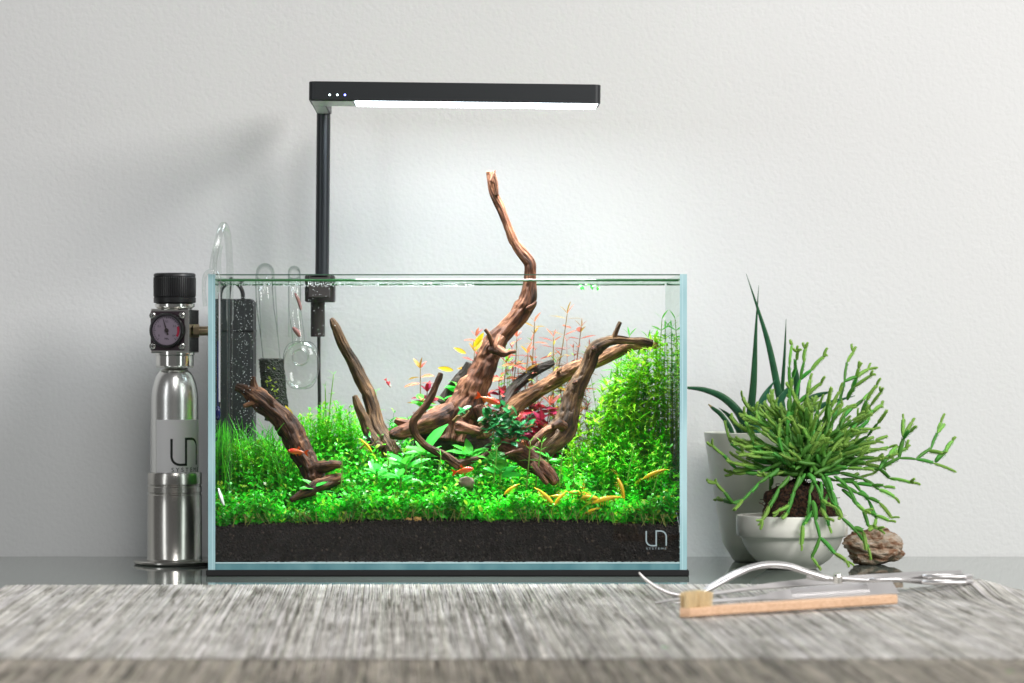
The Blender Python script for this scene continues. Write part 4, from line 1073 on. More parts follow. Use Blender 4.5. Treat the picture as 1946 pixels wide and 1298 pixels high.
def build_pipes():
    # inflow: down inside the back glass to a sponge
    t = thing('inflow_pipe', 'clear glass inflow pipe hooked over the back glass with black sponge', 'glass pipe', tuple(P(515, 800, .195)), 'glass filter pipes hooked over the back rim')
    r = S(17, .19)
    clear_tube('pipe', [P(512, 640, .245), P(508, 560, .247), P(505, 530, .245), P(505, 519, .232), P(503, 519, .205), P(502, 545, .193), P(505, 590, .19), P(512, 640, .19), P(518, 700, .19)], r, PIPE, t)
    m = MB(); v = []
    ax0, ax1 = P(515, 681, .185), P(527, 800, .185); R0 = S(23, .185)
    n, sg = 60, 48; rs = np.random.RandomState(2); f = []
    for i in range(n + 1):
        q = ax0.lerp(ax1, i / n); k0 = R0 * (1 if 0 < i < n else .82)
        for k in range(sg):
            a = 2 * math.pi * k / sg; rr = k0 * (1 + rs.uniform(-.07, .07)); v.append((q.x + math.cos(a) * rr, q.y + math.sin(a) * rr * .9, q.z + rs.uniform(-.0003, .0003)))
    for i in range(n):
        for k in range(sg): k2 = (k + 1) % sg; f.append((i * sg + k, i * sg + k2, (i + 1) * sg + k2, (i + 1) * sg + k))
    c = len(v); v += [tuple(ax0), tuple(ax1)]
    for k in range(sg): k2 = (k + 1) % sg; f += [(k2, k, c), (n * sg + k, n * sg + k2, c + 1)]
    m.add(v, f); sp = m.build('sponge', SPONGE, t, smooth=False)
    m = MB(); rs = np.random.RandomState(8); npos = 26
    pp = [P(rs.uniform(508, 528), rs.uniform(700, 780), .160) for _ in range(npos)]
    m.leaves([tuple(p) for p in pp], rnd_dirs(npos, rs, .8) * np.array((1, .4, 1)), np.tile((0, -1., .2), (npos, 1)), [.0035] * npos, [.0012] * npos, [.1] * npos, greens(npos, rs, (.3, .4, .03), .4))
    m.build('algae', LEAFC, sp)
    # outflow with a flattened glass bell
    t = thing('outflow_pipe', 'clear glass outflow pipe ending in a flattened bell', 'glass pipe', tuple(P(572, 740, .18)), 'glass filter pipes hooked over the back rim')
    r = S(12, .19)
    clear_tube('pipe', [P(560, 640, .246), P(559, 560, .247), P(559, 530, .245), P(559, 519, .232), P(559, 519, .205), P(560, 545, .19), P(561, 590, .187), P(566, 630, .185), P(568, 655, .183)], r, PIPE, t)
    m = MB(); c = P(572, 694, .182); prof = []
    hx, hz = S(35, .182), S(46, .182); v, f = [], []
    sg, n = 40, 22
    for j in range(n + 1):
        th = math.pi * j / n; w = abs(math.sin(th)) ** .55 * hx; z = -math.copysign(abs(math.cos(th)) ** .8, -math.cos(th)) * hz
        w = w if z > 0 else w * (1 - .12 * (-z / hz))
        for k in range(sg):
            a = 2 * math.pi * k / sg; v.append((c.x + w * math.cos(a), c.y + w * .62 * math.sin(a), c.z + z))
    for j in range(n):
        for k in range(sg): k2 = (k + 1) % sg; f.append((j * sg + k, (j + 1) * sg + k, (j + 1) * sg + k2, j * sg + k2))
    m.add(v, f); m.build('bell', PIPE, t, sharp=None)
    def ring(name, q, R, r, n=40, sx=1, sz=1):
        m = MB(); m.tube([(q.x + math.cos(2 * math.pi * i / n) * R * sx, q.y, q.z + math.sin(2 * math.pi * i / n) * R * sz) for i in range(n + 1)], r, 8, cap=False); m.build(name, RING, t, sharp=None)
    ring('nozzle_ring', P(571, 679, .157), S(15, .16), S(1.6, .16))
    ring('bell_rim', P(572, 694, .182), S(33.5, .18), S(1.5, .18), sz=1.3)
    m = MB()
    for (px0, py0, px1, py1, w) in ((560, 556, 572, 590, 8), (556, 622, 570, 640, 12)):
        m.tube([tuple(c) for c in catmull([tuple(P(px0, py0, .187)), tuple(P((px0 + px1) / 2 + 2, (py0 + py1) / 2, .187)), tuple(P(px1, py1, .187))], 4)], [S(w * k, .187) * .4 for k in (.3, .6, .85, 1, 1, 1, .9, .7, .3)], 8)
    m.build('algae_stain', pbr('red_algae_film', (.24, .10, .09), .6), t, sharp=None)
def mat_sponge():
    m, nt, b = new_mat('filter_sponge'); b.inputs['Roughness'].default_value = .95
    tc = N(nt, 'ShaderNodeTexCoord'); vo = N(nt, 'ShaderNodeTexVoronoi', Scale=900.0); nt.links.new(tc.outputs['Object'], vo.inputs['Vector'])
    r = ramp(nt, vo.outputs['Distance'], [(.25, (.004, .005, .004)), (.6, (.05, .055, .045))]); nt.links.new(r.outputs['Color'], b.inputs['Base Color'])
    bp = N(nt, 'ShaderNodeBump', Strength=1.0, Distance=.001); nt.links.new(vo.outputs['Distance'], bp.inputs['Height']); nt.links.new(bp.outputs['Normal'], b.inputs['Normal'])
    return m
SPONGE = mat_sponge()
RING = mat_clear('glass_ring', tint=(.86, .89, .87), base=0.12, gain=0.6, power=1.5, rough=0.05, limb=(0.42, 0.48, 0.45))
build_pipes()
def build_diffuser():
    t = thing('gas_tube', 'clear glass gas tube running down inside the left glass from a silicone loop', 'glass tube', tuple(P(437, 940, .03)))
    clear_tube('silicone_hose', [P(404, 512, -.004), P(407, 490, -.003), P(413, 462, 0), P(419, 438, .006), P(425, 428, .014), P(431, 440, .022), P(435, 475, .028), P(437, 520, .03), P(437, 570, .03), P(437, 610, .03)], S(6.5, .03), PIPE_B, t)
    clear_tube('glass_stem', [P(437, 600, .03), P(437, 720, .03), P(436, 840, .03), P(436, 935, .03)], S(5.4, .03), PIPE, t)
    m = MB(); m.tube([tuple(P(436, 600, .03)), tuple(P(436, 930, .03))], S(1.1, .03), 6); m.build('inner_bore', PIPE_B, t)
    clear_tube('hose_connector', [P(413, 520, -.003), P(412, 500, -.003), P(413, 480, -.003), P(416, 466, -.002)], S(8, 0), PIPE_B, t)
    m = MB(); q = P(416, 946, .012)
    m.lathe([(.0001, 0), (S(18, 0) * .6, .0006), (S(18, 0), .002), (S(17, 0), .003), (S(8, 0), .0035), (.0001, .004)], q, 28, M=Matrix.Rotation(math.radians(72), 4, 'Y')); m.build('ceramic_disc', pbr('white_ceramic', (.85, .86, .85), .4), t)
    # bent hook over the rim
    clear_tube('rim_hook', [P(390, 582, -.004), P(388, 560, -.004), P(388, 535, -.004), P(391, 521, -.004), P(401, 515, -.004), P(412, 520, -.004), P(416, 532, -.004), P(417, 555, -.004)], S(4, 0), PIPE_B, t)
build_diffuser()
def build_thermo():
    t = thing('thermometer', 'glass thermometer with a dark blue bulb inside the left front glass', 'thermometer', tuple(P(414, 798, .010)))
    d = .010
    clear_tube('glass_tube', [P(414, 525, d), P(414, 600, d), P(414, 700, d), P(414, 792, d), P(414, 799, d)], S(6.2, d), PIPE, t)
    m = MB(); q0, q1 = P(415.5, 530, d), P(418.5, 764, d); m.box(q0.x, q1.x, d + .0008, d + .0011, q1.z, q0.z); m.build('scale_strip', pbr('white_strip', (.72, .73, .76), .5), t, smooth=False)
    m = MB(); q0, q1 = P(413.6, 648, d), P(415.0, 770, d); m.box(q0.x, q1.x, d - .0002, d + .0004, q1.z, q0.z); m.build('blue_column', pbr('blue_spirit', (.01, .02, .20), .3), t, smooth=False)
    m = MB(); c = P(414, 785, d); m.sphere(c, S(6, d), 16, 12, (.92, .92, 2.4)); m.build('bulb', pbr('blue_bulb', (.006, .008, .085), .15), t)
    m = MB()
    for k in range(30): q = P(410, 612 + 5.0 * k, d - .0022); w = S(4 if k % 5 == 0 else 2, d); m.box(q.x - w / 2, q.x + w / 2, q.y, q.y + .0001, q.z - .00008, q.z + .00008)
    m.build('scale_ticks', pbr('brown_print', (.12, .06, .04), .6), t, smooth=False)
    m = MB()
    for s_, py in (('2', 615), ('4', 642), ('6', 669), ('8', 695), ('10', 723)):
        q = P(407.5, py, d - .0022); put_text(m, s_, S(3.4 if len(s_) == 1 else 5, d), S(6, d), 0, 0, lambda u, v, q=q: (q.x + u, q.y, q.z + v))
    m.build('scale_numbers', pbr('brown_print_b', (.12, .06, .04), .6), t, smooth=False)
build_thermo()
def build_bubbles():
    rs = np.random.RandomState(31); m = MB(); g = MB(); g.sphere((0, 0, 0), 1, 6, 4); gv = np.concatenate(g.v)
    for i in range(520):
        px = np.clip(rs.normal(464, 14), 440, 520) if i < 400 else rs.uniform(440, 640); py = rs.uniform(560, 930) if i < 400 else rs.uniform(545, 640); d = rs.uniform(.03, .2)
        q = P(px, py, d); m.add(gv * S(rs.uniform(.4, .8), d) + np.array(q), g.f)
    for i in range(420):
        q = P(rs.uniform(412, 900), 540 + rs.uniform(-3, 5), rs.uniform(.008, .2)); m.add(gv * S(rs.uniform(.5, 1.2), .1) + np.array((q.x, q.y, min(q.z, WZ - .0004))), g.f)
    tag(m.build('air_bubbles', pbr('bubble', (.75, .8, .8), .15)), 'tiny white air bubbles rising at the left and under the water surface', 'bubbles', kind='stuff')
build_bubbles()

# ------------------------------------------------------------------ gas bottle with regulator
def build_bottle():
    d = .186; cx = P(332, 0, d).x; zz = lambda py: P(0, py, d).z; R = lambda r: S(r, d); C = (cx, d, 0)
    t = thing('gas_bottle', 'small silver gas bottle with regulator and gauge in a steel stand', 'gas bottle', (cx, d, 0))
    m = MB(); prof = [(.0001, .0006), (R(76), .0006), (R(78), .0016), (R(78), .0030), (R(76), .0042), (R(54), .0046), (R(52), .0062)]
    for (py, dr) in ((940, 0), (938.5, -1.4), (936.5, -1.4), (935, 0), (925, 0), (923.5, -1.4), (921.5, -1.4), (920, 0), (899, 0), (897.5, -1)): prof.append((R(51.5 + dr), zz(py)))
    prof += [(R(47), zz(897.4)), (R(46.5), zz(905))]
    m.lathe(prof, C, 72); m.build('stand', STEEL, t, sharp=35)
    m = MB(); pr = [(R(44.8), zz(1050)), (R(44.8), zz(760))]
    for k in range(1, 12): a = math.radians(90 * k / 12); pr.append((R(14 + 30.8 * math.cos(a) ** .8), zz(760 - 60 * math.sin(a) ** 1.15)))
    pr += [(R(14), zz(699)), (R(14), zz(694))]
    m.lathe(pr, C, 64); m.build('bottle', ALU, t, sharp=None)
    # paper label, standing a little off at its left end
    Rl = R(45.2)
    def on(u, v, off=0.0):     # u: arc length from the front centre line, v: height
        a = u / Rl - math.pi / 2; return (cx + (Rl + off) * math.cos(a), d + (Rl + off) * math.sin(a), v)
    m = MB(); v, f = [], []; n = 40
    for i in range(n + 1):
        u = -Rl * .78 + Rl * 2.6 * i / n
        for py in (797, 897): v.append(on(u, zz(py)))
    for i in range(n): f.append((2 * i, 2 * i + 1, 2 * i + 3, 2 * i + 2))
    m.add(v, f); lb = m.build('label', WHITE, t)
    m = MB(); v, f = [], []
    for i in range(9):
        u = -Rl * 1.75 + Rl * .35 * i / 8
        for py in (799, 896): v.append(on(u, zz(py), .0012 * (1 - i / 8)))
    for i in range(8): f.append((2 * i, 2 * i + 1, 2 * i + 3, 2 * i + 2))
    m.add(v, f); m.build('label_edge', WHITE, t)
    w = R(56); h = R(49); u0 = -R(2.5)
    m = MB(); pts_fn = lambda u, v: on(u0 + u, zz(882) + v, .0002)
    logo(m, w, h, R(4.6), pts_fn); m.build('logo', INK, lb, smooth=False)
    m = MB(); put_text(m, 'SYSTEMS', w * 1.12, R(8), 0, -R(13.5), pts_fn, 1.6); m.build('lettering', INK, lb, smooth=False)
    # collar and nut
    m = MB(); m.lathe([(R(33), zz(697)), (R(36), zz(695)), (R(36), zz(676)), (R(37.5), zz(674)), (R(37.5), zz(668)), (R(30), zz(667))], C, 48); m.build('collar', CHROME, t, sharp=30)
    m = MB(); m.lathe([(R(14), zz(699)), (R(34), zz(699)), (R(35.5), zz(696)), (R(35.5), zz(688)), (R(34), zz(686.5)), (R(20), zz(686))], C, 6); m.build('hex_nut', CHROME, t, smooth=False)
    m = MB(); m.lathe([(R(15), zz(694)), (R(15), zz(712))], C, 32); m.build('neck', ALU, t)
    # body block turned a little to the right
    M = Matrix.Translation((cx, d, 0)) @ Matrix.Rotation(math.radians(-11), 4, 'Z')
    hw = R(38); hd = R(36)
    m = MB(); m.rbox(-hw, hw, -hd, hd, zz(671), zz(587), .0012, M=M); body = m.build('regulator_body', CHROME, t, smooth=False)
    F_ = lambda x, z, o: M @ Vector((x, -hd - o, z))
    gc = zz(628); gx = -R(4)
    m = MB(); m.rbox(gx - hw * .86, gx + hw * .86, -hd - .0012, -hd - .0002, zz(666), zz(592), .0004, M=M); m.build('face_plate', pbr('plum_plate', (.055, .035, .045), .35, .5), t, smooth=False)
    RX = M @ Matrix.Rotation(math.radians(90), 4, 'X')
    gm = Matrix.Translation(M @ Vector((gx, -hd - .0012, gc))) @ (M.to_3x3().to_4x4()) @ Matrix.Rotation(math.radians(90), 4, 'X')
    m = MB(); m.lathe([(R(33), 0), (R(33.5), .003), (R(32), .005), (R(29), .0052), (R(28), .0035), (R(28), .0012)], (0, 0, 0), 48, M=gm); g = m.build('gauge_rim', BLACKP, t)
    m = MB(); m.lathe([(.0001, .002), (R(28.5), .002)], (0, 0, 0), 48, M=gm); fc = m.build('gauge_face', pbr('lilac_dial', (.31, .25, .32), .4), t)
    gp = lambda u, v, o=.0023: gm @ Vector((u, v, o))
    m = MB()
    for k in range(31):
        a = math.radians(225 - 270 * k / 30); l = .18 if k % 5 == 0 else .10; r1 = R(26)
        ribbon(m, [(r1 * math.cos(a), r1 * math.sin(a)), (r1 * (1 - l) * math.cos(a), r1 * (1 - l) * math.sin(a))], R(.9), lambda u, v: gp(u, v, .0022))
    for k, s_ in enumerate(('0', '0.1', '0.2', '0.3', '0.4')):
        a = math.radians(215 - 250 * k / 4); put_text(m, s_, R(5.5 if len(s_) > 1 else 2.5), R(4), R(17) * math.cos(a) - R(2.5), R(17) * math.sin(a) - R(2), lambda u, v: gp(u, v, .0022))
    put_text(m, 'MPa', R(8), R(4), -R(4), -R(18), lambda u, v: gp(u, v, .0022))
    m.build('dial_print', INK, fc, smooth=False)
    m = MB(); ribbon(m, [(R(23) * math.cos(math.radians(a)), R(23) * math.sin(math.radians(a))) for a in range(-30, 22, 6)], R(4.5), lambda u, v: gp(u, v, .0024)); m.build('red_zone', pbr('red_print', (.45, .01, .05), .5), fc, smooth=False)
    m = MB(); a = math.radians(107); nx_, ny_ = math.cos(a), math.sin(a)
    m.add([tuple(gp(-ny_ * R(1.6) - nx_ * R(9), nx_ * R(1.6) - ny_ * R(9), .003)), tuple(gp(ny_ * R(1.6) - nx_ * R(9), -nx_ * R(1.6) - ny_ * R(9), .003)), tuple(gp(ny_ * R(.5) + nx_ * R(23), -nx_ * R(.5) + ny_ * R(23), .003)), tuple(gp(-ny_ * R(.5) + nx_ * R(23), nx_ * R(.5) + ny_ * R(23), .003))], [(0, 1, 2, 3)])
    m.lathe([(.0001, .0038), (R(3.5), .0036), (R(4), .0028)], (0, 0, 0), 16, M=gm); m.build('needle', pbr('needle_brown', (.03, .02, .02), .5), t, smooth=False)
    for sx in (-1, 1):
        for pz in (600, 658):
            sm = Matrix.Translation(M @ Vector((gx + sx * R(28.5), -hd - .0012, zz(pz)))) @ M.to_3x3().to_4x4() @ Matrix.Rotation(math.radians(90), 4, 'X')
            m = MB(); m.lathe([(R(6.2), 0), (R(6.2), .0008), (R(4.5), .0014), (.0001, .0016)], (0, 0, 0), 18, M=sm); sc = m.build('screw', CHROME, t)
            m = MB()
            for aa in (35, 125):
                c_, s__ = math.cos(math.radians(aa)) * R(4), math.sin(math.radians(aa)) * R(4)
                ribbon(m, [(-c_, -s__), (c_, s__)], R(1.2), lambda u, v: sm @ Vector((u, v, .0017)))
            m.build('screw_slot', INK, sc, smooth=False)
    # top ring and ribbed knob
    m = MB(); m.lathe([(R(30), zz(588)), (R(34), zz(586)), (R(38), zz(583)), (R(38), zz(578)), (R(34), zz(576.5)), (R(30), zz(576))], C, 48); m.build('top_ring', CHROME, t, sharp=30)
    m = MB(); v, f = [], []; sg = 240
    rows = [(0, 576, 0), (38, 576, 0), (40, 575, 0), (40.2, 566, 0), (38.6, 565, 0), (39.6, 563, 1), (39.8, 545, 1), (39.8, 528, 1), (38.6, 526, 0), (40, 525, 0), (39.4, 521, 0), (36.5, 519, 0), (0, 519, 0)]
    for (r, py, rb) in rows:
        for k in range(sg):
            a = 2 * math.pi * k / sg; rr = R(max(r, .02)) * (1 + (.016 * (1 if (k // 2) % 2 == 0 else -1.2) if rb else 0)); v.append((cx + rr * math.cos(a), d + rr * math.sin(a), zz(py)))
    for j in range(len(rows) - 1):
        for k in range(sg): k2 = (k + 1) % sg; f.append((j * sg + k, j * sg + k2, (j + 1) * sg + k2, (j + 1) * sg + k))
    m.add(v, f); m.build('knob', BLACKP, t, sharp=25)
    # outlet
    YM = Matrix.Rotation(math.radians(90), 4, 'Y')
    oc = M @ Vector((hw, -R(4), zz(629)))
    m = MB(); m.lathe([(R(6), 0), (R(12.5), 0), (R(12.5), R(11)), (R(6), R(11.5))], oc, 6, M=YM); m.build('outlet_nut', BRASS, t, smooth=False)
    m = MB(); m.lathe([(R(8.6), R(11)), (R(9), R(13)), (R(9), R(30)), (R(7.6), R(31)), (.0001, R(31))], oc, 24, M=YM); m.build('outlet_barb', BRASS, t, sharp=30)
    m = MB(); m.tube([tuple(c) for c in catmull([tuple(P(352, 690, .235)), tuple(P(356, 760, .25)), tuple(P(360, 900, .26)), tuple(P(366, 1050, .262))], 6)], R(4), 8); m.build('hose', BLACKP, t)
build_bottle()

# ------------------------------------------------------------------ right: pots, plants and rock
CER = pbr('white_glazed_ceramic', (.88, .865, .80), .22)
CER_G = pbr('pale_green_ceramic', (.80, .82, .72), .3)
def build_tall_pot():
    d = .235; cx = P(1441, 0, d).x; zz = lambda py: P(0, py, d).z; R = lambda r: S(r, d)
    t = thing('tall_pot', 'tall tapered pale green ceramic pot beside the aquarium', 'plant pot', (cx, d, 0))
    prof = [(.0001, .0005), (R(46), .0005), (R(49), .002), (R(56), zz(1050)), (R(64), zz(1038)), (R(69), zz(1028)), (R(76), zz(985)), (R(88), zz(920)), (R(99), zz(850)), (R(103), zz(824)), (R(103), zz(822)), (R(101), zz(821)), (R(98), zz(823)), (R(94), zz(850)), (R(92), zz(862)), (.0001, zz(862))]
    m = MB(); m.lathe(prof, (cx, d, 0), 72); m.build('pot', CER_G, t, sharp=50)
    m = MB(); m.lathe([(R(91), zz(846)), (R(60), zz(843)), (.0001, zz(842))], (cx, d, 0), 40); m.build('potting_soil', pbr('potting_soil', (.03, .02, .013), .9), t)
    s = thing('snake_plant', 'dark green snake plant with long pointed leaves in the tall pot', 'plant', (cx, d, zz(843)))
    leaves = [([(1424, 840), (1425, 796), (1432, 726), (1437, 618), (1442, 542)], [12, 15, 13, 5, .5], 0, .235), ([(1487, 838), (1486, 780), (1478, 739), (1462, 661), (1443, 596), (1418, 520)], [12, 15, 14, 11, 6, .5], 0, .24),
              ([(1484, 838), (1486, 753), (1491, 672), (1494, 606)], [8, 8, 5, .6], 0, .25), ([(1424, 840), (1416, 812), (1402, 782), (1373, 755), (1338, 741), (1306, 737)], [13, 15, 16, 14, 10, 5], 0, .245),
              ([(1395, 838), (1387, 812), (1370, 788), (1356, 777), (1346, 768)], [8, 9, 9, 7, 2], 1, .21), ([(1436, 840), (1437, 812), (1450, 760), (1473, 722)], [15, 18, 14, .5], 0, .215),
              ([(1462, 838), (1467, 796), (1484, 758), (1508, 729)], [14, 16, 15, 3], 0, .225), ([(1505, 838), (1513, 760), (1514, 722), (1509, 682)], [9, 11, 12, 2], 0, .255),
              ([(1500, 838), (1514, 796), (1542, 758), (1584, 743)], [10, 13, 13, 1], 0, .25), ([(1412, 838), (1400, 810), (1385, 790), (1366, 775)], [11, 12, 8, .5], 0, .255),
              ([(1508, 838), (1530, 790), (1565, 770), (1625, 752)], [10, 12, 11, 1], 0, .24), ([(1452, 838), (1453, 790), (1454, 755)], [7, 5, 2], 1, .24)]
    for pts, wd, brown, dd in leaves:
        C = catmull([(*P(px, py, dd), S(w, dd)) for (px, py), w in zip(pts, wd)], 7); n = len(C); m = MB(); v, f, c = [], [], []
        for i in range(n):
            p = Vector(C[i][:3]); T = Vector(C[min(i + 1, n - 1)][:3]) - Vector(C[max(i - 1, 0)][:3]); T.normalize()
            sd = T.cross(Vector((0.15, 1, .2))).normalized(); nn = sd.cross(T); w = max(.0002, C[i][3] * .5); th = min(.0016, w * .5)
            for (u, z) in ((-1, .25), (-.5, .02 ), (0, -.12), (.5, .02), (1, .25), (.5, .30), (0, .22), (-.5, .30)):
                v.append(tuple(p + sd * (w * u) + nn * (w * z * .8 + (th if z in (.30, .22) else 0))))
                band = 1 + .35 * noise.noise(Vector((u * .8, 0, i * .8)))
                cc = Vector((1, 1, 1)) * band
                if abs(u) == 1: cc = Vector((2.2, 1.6, 1.3))
                if brown and i > n * .82: cc = Vector((22, 3.2, 3.5))
                c.append(tuple(cc))
        for i in range(n - 1):
            for k in range(8): k2 = (k + 1) % 8; f.append((i * 8 + k, i * 8 + k2, (i + 1) * 8 + k2, (i + 1) * 8 + k))
        f.append(tuple(range(7, -1, -1))); f.append(tuple((n - 1) * 8 + k for k in range(8)))
        m.add(v, f, np.array(c)); m.build('leaf', LEAF_SNAKE, s, sharp=None)
build_tall_pot()
def build_bowl():
    d = .115; cx = P(1505, 0, d).x; zz = lambda py: P(0, py, d).z; R = lambda r: S(r, d)
    t = thing('bowl', 'shallow white glazed ceramic bowl with a raised rim band', 'plant pot', (cx, d, 0))
    prof = [(.0001, .001), (R(44), .0006), (R(48), .0006), (R(50), .0022), (R(58), zz(1072)), (R(72), zz(1062)), (R(84), zz(1048)), (R(92), zz(1033)), (R(96), zz(1022)), (R(97), zz(1020)), (R(102), zz(1019)), (R(105), zz(1015)), (R(106), zz(1000)), (R(106), zz(982)), (R(105), zz(979)), (R(102), zz(978)), (R(98), zz(980)), (R(96), zz(1000)), (R(80), zz(1020)), (.0001, zz(1022))]
    m = MB(); m.lathe(prof, (cx, d, 0), 80); m.build('bowl_body', CER, t, sharp=50)
    k = thing('cactus', 'bushy bright green coral cactus with jointed stems in the white bowl', 'plant', (cx, d, zz(985)))
    # root ball
    m = MB(); c = P(1520, 972, d); rough_stone(m, c, R(69), R(62), R(58), 12, (1, 1, 1), .22, 60, 36, 2.0)
    rs = np.random.RandomState(6)
    for i in range(260):
        a = rs.uniform(0, 6.28); th = rs.uniform(0, 1.5); p = Vector((math.sin(th) * math.cos(a), math.sin(th) * math.sin(a), math.cos(th)))
        q = Vector(c) + Vector((p.x * R(67), p.y * R(60), p.z * R(56))); e = p * rs.uniform(.002, .006) + Vector(rs.normal(0, .003, 3))
        m.tube([tuple(q), tuple(q + e * .6 + Vector((0, 0, -.001))), tuple(q + e + Vector((0, 0, -.003)))], .00035, 4)
    rb = pbr('peat_root_ball', (.045, .022, .013), .95); nt = rb.node_tree
    nz = noise_bump(nt, nt.nodes['Principled BSDF'], 350, 1.0, .003)
    r = ramp(nt, nz.outputs['Fac'], [(.38, (.010, .006, .004)), (.62, (.095, .042, .022))]); nt.links.new(r.outputs['Color'], nt.nodes['Principled BSDF'].inputs['Base Color'])
    m.build('root_ball', rb, k, sharp=None)
    # jointed stems: capsule meshes shared by every joint
    def joint(mat, fuzz):
        m = MB(); prof = [(0, .35), (.04, .62), (.15, .9), (.4, 1.05), (.7, .98), (.9, .8), (.97, .55), (1, .25)]; v, f = [], []
        sg = 10
        for (x, r_) in prof:
            for q in range(sg):
                a = 2 * math.pi * q / sg; rr = r_ * (1 + .15 * math.cos(a * 5)); v.append((x, math.cos(a) * rr + .5 * math.sin(math.pi * x), math.sin(a) * rr))
        for j in range(len(prof) - 1):
            for q in range(sg): q2 = (q + 1) % sg; f.append((j * sg + q, j * sg + q2, (j + 1) * sg + q2, (j + 1) * sg + q))
        f.append(tuple(range(sg - 1, -1, -1))); f.append(tuple((len(prof) - 1) * sg + q for q in range(sg)))
        cols = []
        for (x, r_) in prof: cols += [(1.3, 1.15, 1.2) if x > .93 or x < .03 else (1, 1, 1)] * sg
        m.add(v, f, np.array(cols))
        if fuzz:
            for q in range(fuzz):
                x = .08 + .9 * RP.random(); a = 2 * math.pi * (q % 5) / 5 + RP.uniform(-.2, .2); rr = 1.05
                p0 = (x, math.cos(a) * rr, math.sin(a) * rr); p1 = (x + .03, math.cos(a) * rr * 1.3, math.sin(a) * rr * 1.3)
                m.tube([p0, p1], [.07, .02], 3, (1.8, 1.5, 2.0))
        me = m.mesh('joint', sharp=None); me.materials.append(mat); return me
    J_OLD = joint(CACT, 0); J_MID = joint(CACT, 14); J_NEW = joint(CACT_Y, 40)
    count = 0; tips = []; extra = (MB(), MB())
    def chain(pl, d0, d1, rpx=3.7):
        nonlocal count
        W_ = [P(px, py, d0 + (d1 - d0) * i / max(1, len(pl) - 1)) for i, (px, py) in enumerate(pl)]
        segs = []
        for a, b in zip(W_[:-1], W_[1:]):
            L = (b - a).length; n = max(1, int(round(L / S(31, d))))
            for q in range(n):
                off = Vector((RP.uniform(-1, 1), RP.uniform(-1, 1), RP.uniform(-1, 1))) * .0012
                segs.append((a.lerp(b, q / n), a.lerp(b, (q + 1) / n) + (off if q < n - 1 else Vector())))
        tips.append((segs[-1][1], segs[-1][1] - segs[-1][0]))
        for i, (a, b) in enumerate(segs):
            last = i >= len(segs) - 1; me = J_NEW if last else (J_MID if i == len(segs) - 2 or RP.random() < .3 else J_OLD)
            r = S(rpx, d) * (1.08 - .38 * i / max(1, len(segs))) * RP.uniform(.75, 1.15); L = (b - a).length * 1.03
            Mj = frame(a, b - a, (RP.uniform(-1, 1), -1, RP.uniform(-1, 1)), L, r, r); count += 1
            if count <= 298: place('joint', me, k, Mj)
            else:
                vv = np.array([tuple(Mj @ v.co) for v in me.vertices]); cc = np.empty(len(vv) * 4, np.float32); me.color_attributes['Col'].data.foreach_get('color', cc)
                extra[1 if last else 0].add(vv, [tuple(p.vertices) for p in me.polygons], cc.reshape(-1, 4)[:, :3])
